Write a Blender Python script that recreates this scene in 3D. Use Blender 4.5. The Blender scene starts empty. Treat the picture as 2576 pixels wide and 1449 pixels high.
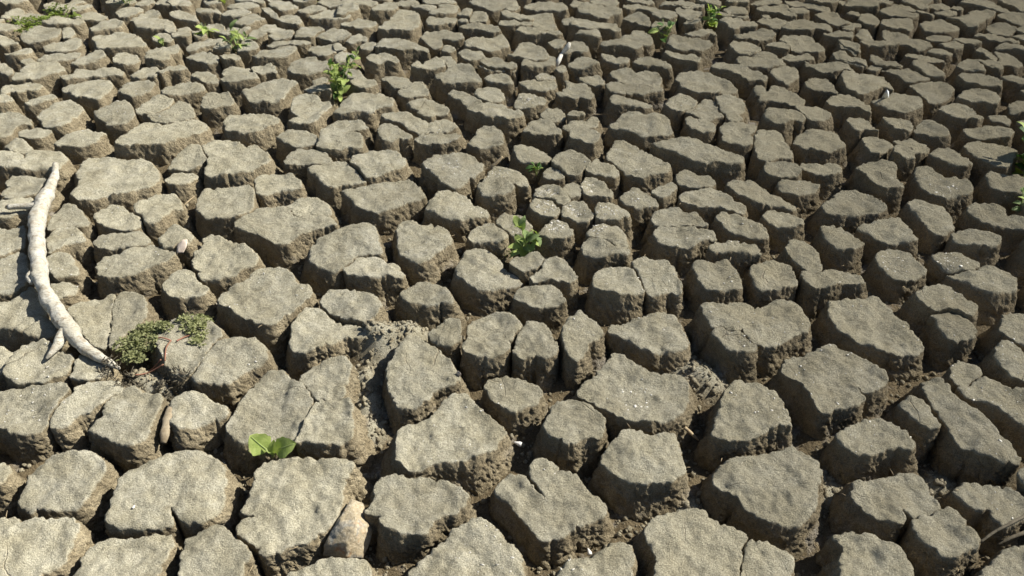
import bpy, bmesh, math, random
import numpy as np
from mathutils import Vector, Matrix
from mathutils.geometry import delaunay_2d_cdt
from mathutils.kdtree import KDTree

scene = bpy.context.scene
col = scene.collection
rad = math.radians

# ---------------------------------------------------------------- camera, sky, sun, exposure
cam_data = bpy.data.cameras.new('camera')
cam = bpy.data.objects.new('camera', cam_data)
col.objects.link(cam)
cam.location = (0.0, 0.0, 1.6)                 # eye height of a standing person above the mud
cam.rotation_euler = (rad(90 - 38.0), 0, 0)
cam_data.sensor_width = 36
cam_data.lens = 36 * 1900 / 2576
cam_data.clip_start = 0.05
cam_data.clip_end = 2000
cam_data.dof.use_dof = True
cam_data.dof.focus_distance = 1.95
cam_data.dof.aperture_fstop = 11
scene.camera = cam

SUN_EL, SUN_AZ = 43.0, 14.0                     # azimuth measured from +x (right) towards +y (away)
sun_dir = Vector((math.cos(rad(SUN_EL)) * math.cos(rad(SUN_AZ)),
                  math.cos(rad(SUN_EL)) * math.sin(rad(SUN_AZ)), math.sin(rad(SUN_EL))))
world = bpy.data.worlds.new('World')
scene.world = world
world.use_nodes = True
wn = world.node_tree
wn.nodes.clear()
sky = wn.nodes.new('ShaderNodeTexSky')
sky.sky_type = 'NISHITA'
sky.sun_disc = False
sky.sun_elevation = rad(SUN_EL)
sky.sun_rotation = rad(90 - SUN_AZ)
bg = wn.nodes.new('ShaderNodeBackground')
bg.inputs[1].default_value = 0.05
wo = wn.nodes.new('ShaderNodeOutputWorld')
wn.links.new(sky.outputs[0], bg.inputs[0])
wn.links.new(bg.outputs[0], wo.inputs[0])
sun_data = bpy.data.lights.new('sun', 'SUN')
sun_data.energy = 5.0
sun_data.angle = rad(0.53)
sun_data.color = (1.0, 0.962, 0.868)
sun = bpy.data.objects.new('sun', sun_data)
sun.rotation_euler = sun_dir.to_track_quat('Z', 'Y').to_euler()
sun.location = sun_dir * 20
col.objects.link(sun)

scene.view_settings.view_transform = 'Standard'
scene.view_settings.look = 'None'
scene.view_settings.exposure = 0.84
scene.view_settings.gamma = 1.0
scene.view_settings.use_curve_mapping = False

# ---------------------------------------------------------------- noise
def _hash(i, j, k, s):
    h = (i * 374761393 + j * 668265263 + k * 2147483647 + s * 974634777) & 0xFFFFFFFF
    h = ((h ^ (h >> 13)) * 1274126177) & 0xFFFFFFFF
    h = ((h ^ (h >> 16)) * 2246822519) & 0xFFFFFFFF
    return ((h ^ (h >> 15)) & 0xFFFF) / 32767.5 - 1.0

def vnoise(p, s=0):
    p = np.asarray(p, dtype=np.float64)
    f = np.floor(p)
    i = f.astype(np.int64)
    t = p - f
    t = t * t * t * (t * (t * 6 - 15) + 10)
    x, y, z = i[:, 0], i[:, 1], i[:, 2]
    u, v, w = t[:, 0], t[:, 1], t[:, 2]
    def L(a, b, q): return a + (b - a) * q
    c00 = L(_hash(x, y, z, s), _hash(x + 1, y, z, s), u)
    c10 = L(_hash(x, y + 1, z, s), _hash(x + 1, y + 1, z, s), u)
    c01 = L(_hash(x, y, z + 1, s), _hash(x + 1, y, z + 1, s), u)
    c11 = L(_hash(x, y + 1, z + 1, s), _hash(x + 1, y + 1, z + 1, s), u)
    return L(L(c00, c10, v), L(c01, c11, v), w)

def fbm(p, freq, octaves=3, s=0, gain=0.5):
    p = np.asarray(p) * freq
    a, tot, out = 1.0, 0.0, 0.0
    for o in range(octaves):
        out = out + a * vnoise(p + 17.3 * o, s + o)
        tot += a
        a *= gain
        p = p * 2.07
    return out / tot

# ---------------------------------------------------------------- helpers
def tag(o, label=None, cat=None, group=None, kind=None):
    if label: o['label'] = label
    if cat: o['category'] = cat
    if group: o['group'] = group
    if kind: o['kind'] = kind
    return o

def np_mesh(name, verts, tris, crust=None):
    me = bpy.data.meshes.new(name)
    verts = np.asarray(verts, dtype=np.float32)
    tris = np.asarray(tris, dtype=np.int32)
    me.vertices.add(len(verts))
    me.vertices.foreach_set('co', verts.ravel())
    me.loops.add(len(tris) * 3)
    me.loops.foreach_set('vertex_index', tris.ravel())
    me.polygons.add(len(tris))
    me.polygons.foreach_set('loop_start', np.arange(0, len(tris) * 3, 3, dtype=np.int32))
    if crust is not None:
        at = me.attributes.new('crust', 'FLOAT', 'POINT')
        at.data.foreach_set('value', np.asarray(crust, dtype=np.float32))
    me.update(calc_edges=True)
    me.validate()
    return me

def link(name, me, mat, parent=None, loc=None):
    o = bpy.data.objects.new(name, me)
    if mat is not None and me is not None and not me.materials:
        me.materials.append(mat)
    col.objects.link(o)
    if loc is not None: o.location = loc
    if parent is not None: o.parent = parent
    return o

def empty(name, loc):
    o = bpy.data.objects.new(name, None)
    o.empty_display_size = 0.02
    o.location = loc
    col.objects.link(o)
    return o

# ---------------------------------------------------------------- materials
class NT:
    def __init__(self, name):
        self.m = bpy.data.materials.new(name)
        self.m.use_nodes = True
        self.t = self.m.node_tree
        self.t.nodes.clear()
        self.out = self.n('ShaderNodeOutputMaterial')
        self.bsdf = self.n('ShaderNodeBsdfPrincipled')
        self.bsdf.inputs['Specular IOR Level'].default_value = 0.12
        self.bsdf.inputs['Roughness'].default_value = 0.95
        self.l(self.bsdf.outputs[0], self.out.inputs[0])
    def n(self, typ, **kw):
        nd = self.t.nodes.new(typ)
        for k, v in kw.items(): setattr(nd, k, v)
        return nd
    def l(self, a, b): self.t.links.new(a, b)
    def noise(self, vec, scale, detail=4, rough=0.55, dist=0.0):
        nd = self.n('ShaderNodeTexNoise')
        nd.inputs['Scale'].default_value = scale
        nd.inputs['Detail'].default_value = detail
        nd.inputs['Roughness'].default_value = rough
        nd.inputs['Distortion'].default_value = dist
        self.l(vec, nd.inputs['Vector'])
        return nd.outputs[0]
    def ramp(self, fac, a, b, va=0.0, vb=1.0):
        nd = self.n('ShaderNodeMapRange')
        nd.inputs[1].default_value = a; nd.inputs[2].default_value = b
        nd.inputs[3].default_value = va; nd.inputs[4].default_value = vb
        self.l(fac, nd.inputs[0])
        return nd.outputs[0]
    def math(self, op, a, b=None):
        nd = self.n('ShaderNodeMath', operation=op)
        for k, v in ((0, a), (1, b)):
            if v is None: continue
            if isinstance(v, (int, float)): nd.inputs[k].default_value = v
            else: self.l(v, nd.inputs[k])
        return nd.outputs[0]
    def mix(self, fac, a, b, mode='MIX'):
        nd = self.n('ShaderNodeMix', data_type='RGBA', blend_type=mode)
        for k, v in ((0, fac), (6, a), (7, b)):
            if isinstance(v, (int, float)): nd.inputs[k].default_value = v
            elif isinstance(v, tuple): nd.inputs[k].default_value = v + (1,) if len(v) == 3 else v
            else: self.l(v, nd.inputs[k])
        return nd.outputs[2]
    def bump(self, h, dist, strength=1.0, normal=None):
        nd = self.n('ShaderNodeBump')
        nd.inputs['Strength'].default_value = strength
        nd.inputs['Distance'].default_value = dist
        self.l(h, nd.inputs['Height'])
        if normal is not None: self.l(normal, nd.inputs['Normal'])
        return nd.outputs[0]

def mud_material(name, SIDE_A, SIDE_B):
    g = NT(name)
    pos = g.n('ShaderNodeNewGeometry').outputs['Position']
    sep = g.n('ShaderNodeSeparateXYZ'); g.l(pos, sep.inputs[0])
    crust = g.n('ShaderNodeAttribute', attribute_name='crust').outputs['Fac']
    rnd = g.n('ShaderNodeObjectInfo').outputs['Random']
    n_big = g.noise(pos, 1.1, 2)
    n_mid = g.noise(pos, 22, 4, 0.6)
    n_edge = g.noise(pos, 70, 4, 0.65)
    n_fine = g.noise(pos, 330, 4, 0.75)
    n_grit = g.noise(pos, 1000, 2, 0.6)
    # silt skin on the tops, browner fractured clay on the sides
    cr = g.math('ADD', crust, g.math('MULTIPLY', g.math('SUBTRACT', n_edge, 0.5), 0.7))
    cr = g.ramp(cr, 0.2, 0.75)
    top = g.mix(g.ramp(n_mid, 0.33, 0.68), TOP_A, TOP_B)
    top = g.mix(g.math('MULTIPLY', g.ramp(n_big, 0.35, 0.65), 0.6), top, TOP_C)
    worn = g.math('MULTIPLY', g.ramp(g.noise(pos, 7.5, 6, 0.68), 0.47, 0.66), 0.8)
    top = g.mix(worn, top, (0.292, 0.266, 0.192))
    right_shade = g.math('ADD', g.math('MULTIPLY', sep.outputs[0], 0.27), g.math('MULTIPLY', sep.outputs[1], 0.05))
    right_shade = g.math('ADD', right_shade, g.math('MULTIPLY', g.math('SUBTRACT', g.noise(pos, 1.6, 3, 0.6), 0.5), 0.9))
    top = g.mix(g.ramp(right_shade, -0.1, 0.9, 0.0, 0.85), top, (0.252, 0.220, 0.148))  # tops browner towards the right, with the dimmer light there painted in
    side = g.mix(g.ramp(n_mid, 0.35, 0.65), SIDE_A, SIDE_B)
    side = g.mix(g.ramp(right_shade, -0.1, 0.9, 0.0, 0.7), side, (0.155, 0.121, 0.075))  # sides darkened towards the right, deepening their shade in the colour
    # pale crumbly salt low on some sides
    low = g.ramp(sep.outputs[2], 0.06, 0.015)
    salt = g.math('MULTIPLY', low, g.ramp(g.noise(pos, 9, 4, 0.6), 0.56, 0.68))
    side = g.mix(g.math('MULTIPLY', salt, 0.75), side, SALT)
    c = g.mix(cr, side, top)
    c = g.mix(0.8, c, g.mix(g.ramp(n_fine, 0.3, 0.7), (0.22, 0.21, 0.19), (0.86, 0.85, 0.82)), 'OVERLAY')
    c = g.mix(0.3, c, g.mix(g.ramp(n_grit, 0.3, 0.7), (0.2, 0.2, 0.2), (0.85, 0.85, 0.85)), 'OVERLAY')
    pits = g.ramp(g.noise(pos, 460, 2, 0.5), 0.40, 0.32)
    c = g.mix(g.math('MULTIPLY', pits, 0.5), c, SIDE_B)  # grain with the tiny shadows of the pits painted into the colour
    # each block dried a little differently
    tone = g.ramp(rnd, 0, 1, 0.86, 1.10)
    hsv = g.n('ShaderNodeHueSaturation'); g.l(c, hsv.inputs['Color']); g.l(tone, hsv.inputs['Value'])
    c = hsv.outputs[0]
    # white flecks of shell and salt
    vor = g.n('ShaderNodeTexVoronoi'); vor.inputs['Scale'].default_value = 260; g.l(pos, vor.inputs['Vector'])
    fleck = g.math('MULTIPLY', g.ramp(vor.outputs['Distance'], 0.22, 0.12), g.ramp(g.noise(pos, 14, 4, 0.7), 0.58, 0.68))
    fleck = g.math('MULTIPLY', fleck, cr)
    c = g.mix(g.math('MULTIPLY', fleck, 0.7), c, (0.62, 0.60, 0.55))
    # hairline shrinkage cracks
    wv = g.n('ShaderNodeVectorMath', operation='ADD')
    wm = g.n('ShaderNodeVectorMath', operation='SCALE'); wm.inputs['Scale'].default_value = 0.05
    nz = g.n('ShaderNodeTexNoise'); nz.inputs['Scale'].default_value = 11; nz.inputs['Detail'].default_value = 3; g.l(pos, nz.inputs['Vector'])
    g.l(nz.outputs['Color'], wm.inputs[0]); g.l(pos, wv.inputs[0]); g.l(wm.outputs[0], wv.inputs[1])
    vc = g.n('ShaderNodeTexVoronoi', feature='DISTANCE_TO_EDGE'); vc.inputs['Scale'].default_value = 4.5
    g.l(wv.outputs[0], vc.inputs['Vector'])
    crack = g.math('MULTIPLY', g.ramp(vc.outputs['Distance'], 0.010, 0.002), g.ramp(g.noise(pos, 4, 2), 0.60, 0.68))
    c = g.mix(g.math('MULTIPLY', crack, 0.6), c, SIDE_B)
    g.l(c, g.bsdf.inputs['Base Color'])
    g.bsdf.inputs['Diffuse Roughness'].default_value = 1.0
    # grain on the tops; clods of a few millimetres with dark pits on the broken sides
    vs1 = g.n('ShaderNodeTexVoronoi'); vs1.inputs['Scale'].default_value = 95; vs1.inputs['Detail'].default_value = 1.5
    wn2 = g.n('ShaderNodeVectorMath', operation='ADD'); wm2 = g.n('ShaderNodeVectorMath', operation='SCALE'); wm2.inputs['Scale'].default_value = 0.012
    nz2 = g.n('ShaderNodeTexNoise'); nz2.inputs['Scale'].default_value = 60; nz2.inputs['Detail'].default_value = 3; g.l(pos, nz2.inputs['Vector'])
    g.l(nz2.outputs['Color'], wm2.inputs[0]); g.l(pos, wn2.inputs[0]); g.l(wm2.outputs[0], wn2.inputs[1])
    g.l(wn2.outputs[0], vs1.inputs['Vector'])
    rough_side = g.math('MULTIPLY', g.math('SUBTRACT', 1.0, cr), g.math('SUBTRACT', 1.0, g.math('MULTIPLY', vs1.outputs['Distance'], 1.0)))
    h = g.math('ADD', g.math('MULTIPLY', n_edge, 2.9), g.math('ADD', g.math('MULTIPLY', n_fine, 1.5), g.math('MULTIPLY', n_grit, 0.45)))
    h = g.math('ADD', h, g.math('MULTIPLY', rough_side, 1.6))
    h = g.math('SUBTRACT', h, g.math('MULTIPLY', crack, 1.2))
    h = g.math('SUBTRACT', h, g.math('MULTIPLY', pits, 0.5))
    g.l(g.bump(h, 0.0046, 1.0), g.bsdf.inputs['Normal'])
    return g.m

TOP_A, TOP_B, TOP_C = (0.428, 0.410, 0.342), (0.325, 0.303, 0.232), (0.362, 0.335, 0.250)
SIDE_A, SIDE_B = (0.330, 0.282, 0.195), (0.225, 0.186, 0.122)
SALT = (0.36, 0.335, 0.30)

def simple(name, ca, cb, scale, bump=0.001, bscale=200, rough=0.9, stretch=None, spec=0.15):
    g = NT(name)
    pos = g.n('ShaderNodeTexCoord').outputs['Object']
    if stretch:
        mp = g.n('ShaderNodeMapping'); mp.inputs['Scale'].default_value = stretch
        g.l(pos, mp.inputs[0]); pos = mp.outputs[0]
    c = g.mix(g.ramp(g.noise(pos, scale, 5, 0.65), 0.32, 0.68), ca, cb)
    g.l(c, g.bsdf.inputs['Base Color'])
    g.bsdf.inputs['Roughness'].default_value = rough
    g.bsdf.inputs['Specular IOR Level'].default_value = spec
    g.l(g.bump(g.noise(pos, bscale, 4, 0.65), bump), g.bsdf.inputs['Normal'])
    return g.m

def leaf_material(name, ca, cb, scale=60):
    g = NT(name)
    pos = g.n('ShaderNodeTexCoord').outputs['Object']
    rnd = g.n('ShaderNodeObjectInfo').outputs['Random']
    c = g.mix(g.ramp(g.noise(pos, scale, 4, 0.6), 0.35, 0.65), ca, cb)
    hsv = g.n('ShaderNodeHueSaturation'); g.l(c, hsv.inputs['Color'])
    g.l(g.ramp(rnd, 0, 1, 0.8, 1.2), hsv.inputs['Value'])
    c = hsv.outputs[0]
    g.l(c, g.bsdf.inputs['Base Color'])
    g.bsdf.inputs['Roughness'].default_value = 0.55
    g.bsdf.inputs['Specular IOR Level'].default_value = 0.3
    g.l(g.bump(g.noise(pos, 220, 3, 0.6), 0.0012), g.bsdf.inputs['Normal'])
    tr = g.n('ShaderNodeBsdfTranslucent')
    g.l(g.mix(1.0, c, (0.9, 1.0, 0.45), 'MULTIPLY'), tr.inputs[0])
    mx = g.n('ShaderNodeMixShader'); mx.inputs[0].default_value = 0.35
    g.l(g.bsdf.outputs[0], mx.inputs[1]); g.l(tr.outputs[0], mx.inputs[2])
    g.l(mx.outputs[0], g.out.inputs[0])
    return g.m

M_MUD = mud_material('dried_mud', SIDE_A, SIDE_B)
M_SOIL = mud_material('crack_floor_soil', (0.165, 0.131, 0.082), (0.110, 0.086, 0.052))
def bark_material():
    g = NT('weathered_bark')
    pos = g.n('ShaderNodeTexCoord').outputs['Object']
    c = g.mix(g.ramp(g.noise(pos, 14, 4, 0.6), 0.38, 0.62), (0.54, 0.52, 0.455), (0.42, 0.39, 0.315))
    mp = g.n('ShaderNodeMapping'); mp.inputs['Scale'].default_value = (0.35, 1.6, 1.0); g.l(pos, mp.inputs[0])
    rings = g.noise(mp.outputs[0], 150, 4, 0.7)
    c = g.mix(g.math('MULTIPLY', g.ramp(rings, 0.52, 0.64), 0.8), c, (0.20, 0.160, 0.11))
    c = g.mix(g.math('MULTIPLY', g.ramp(g.noise(pos, 38, 5, 0.7), 0.52, 0.64), 0.65), c, (0.27, 0.215, 0.15))
    g.l(c, g.bsdf.inputs['Base Color'])
    h = g.math('ADD', g.noise(pos, 70, 5, 0.7), g.math('MULTIPLY', rings, 0.6))
    g.l(g.bump(h, 0.005), g.bsdf.inputs['Normal'])
    return g.m
M_BARK = bark_material()
M_WOOD = simple('broken_wood', (0.36, 0.30, 0.21), (0.20, 0.155, 0.10), 60, 0.0015, 160, stretch=(1, 1, 1))
M_TWIG = simple('dark_twig', (0.15, 0.13, 0.095), (0.07, 0.06, 0.042), 50, 0.0015, 160)
M_DRY = simple('dry_stalk', (0.40, 0.32, 0.20), (0.25, 0.19, 0.12), 60, 0.001, 200)
M_BLEACH = simple('bleached_wood', (0.66, 0.64, 0.58), (0.40, 0.37, 0.31), 45, 0.0015, 160)
def stone_material():
    g = NT('sandstone')
    pos = g.n('ShaderNodeTexCoord').outputs['Object']
    c = g.mix(g.ramp(g.noise(pos, 30, 5, 0.65), 0.35, 0.65), (0.44, 0.36, 0.235), (0.29, 0.24, 0.165))
    c = g.mix(g.ramp(g.noise(pos, 24, 3, 0.6), 0.57, 0.66), c, (0.42, 0.25, 0.13))
    c = g.mix(g.ramp(g.noise(pos, 19, 3, 0.5), 0.52, 0.60), c, (0.25, 0.24, 0.21))
    c = g.mix(g.math('MULTIPLY', g.ramp(g.noise(pos, 160, 3, 0.6), 0.5, 0.62), 0.5), c, (0.55, 0.48, 0.36))
    g.l(c, g.bsdf.inputs['Base Color'])
    g.l(g.bump(g.noise(pos, 140, 5, 0.7), 0.004), g.bsdf.inputs['Normal'])
    return g.m
M_STONE = stone_material()
M_PALE = simple('pale_stone', (0.58, 0.49, 0.41), (0.42, 0.34, 0.27), 60, 0.0015, 150)
M_SHELL = simple('shell', (0.72, 0.70, 0.66), (0.50, 0.46, 0.42), 90, 0.0006, 200, rough=0.5, spec=0.4)
M_FLECK = simple('salt_fleck', (0.62, 0.60, 0.55), (0.45, 0.42, 0.37), 90, 0.0006, 200, rough=1.0, spec=0.0)
M_GREY = simple('slate_chip', (0.55, 0.58, 0.60), (0.42, 0.44, 0.46), 50, 0.0006, 200, rough=0.6)
M_ORANGE = simple('terracotta', (0.50, 0.27, 0.15), (0.38, 0.20, 0.11), 60, 0.001, 200)
M_LEAF = leaf_material('fresh_leaf', (0.375, 0.440, 0.140), (0.270, 0.350, 0.090))
M_LEAF2 = leaf_material('grey_green_leaf', (0.240, 0.310, 0.125), (0.150, 0.215, 0.075))
M_LEAF3 = leaf_material('dark_leaf', (0.075, 0.150, 0.030), (0.045, 0.100, 0.020))
M_MAT = leaf_material('creeping_leaf', (0.330, 0.335, 0.160), (0.200, 0.215, 0.090), 200)
M_MOSS = leaf_material('yellow_green_leaf', (0.22, 0.27, 0.045), (0.11, 0.16, 0.03), 120)
M_STEM = simple('green_stem', (0.36, 0.42, 0.17), (0.26, 0.33, 0.11), 60, 0.0005, 200, rough=0.6)
M_RED = simple('red_stem', (0.27, 0.115, 0.085), (0.20, 0.12, 0.07), 60, 0.0005, 200, rough=0.6)

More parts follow.
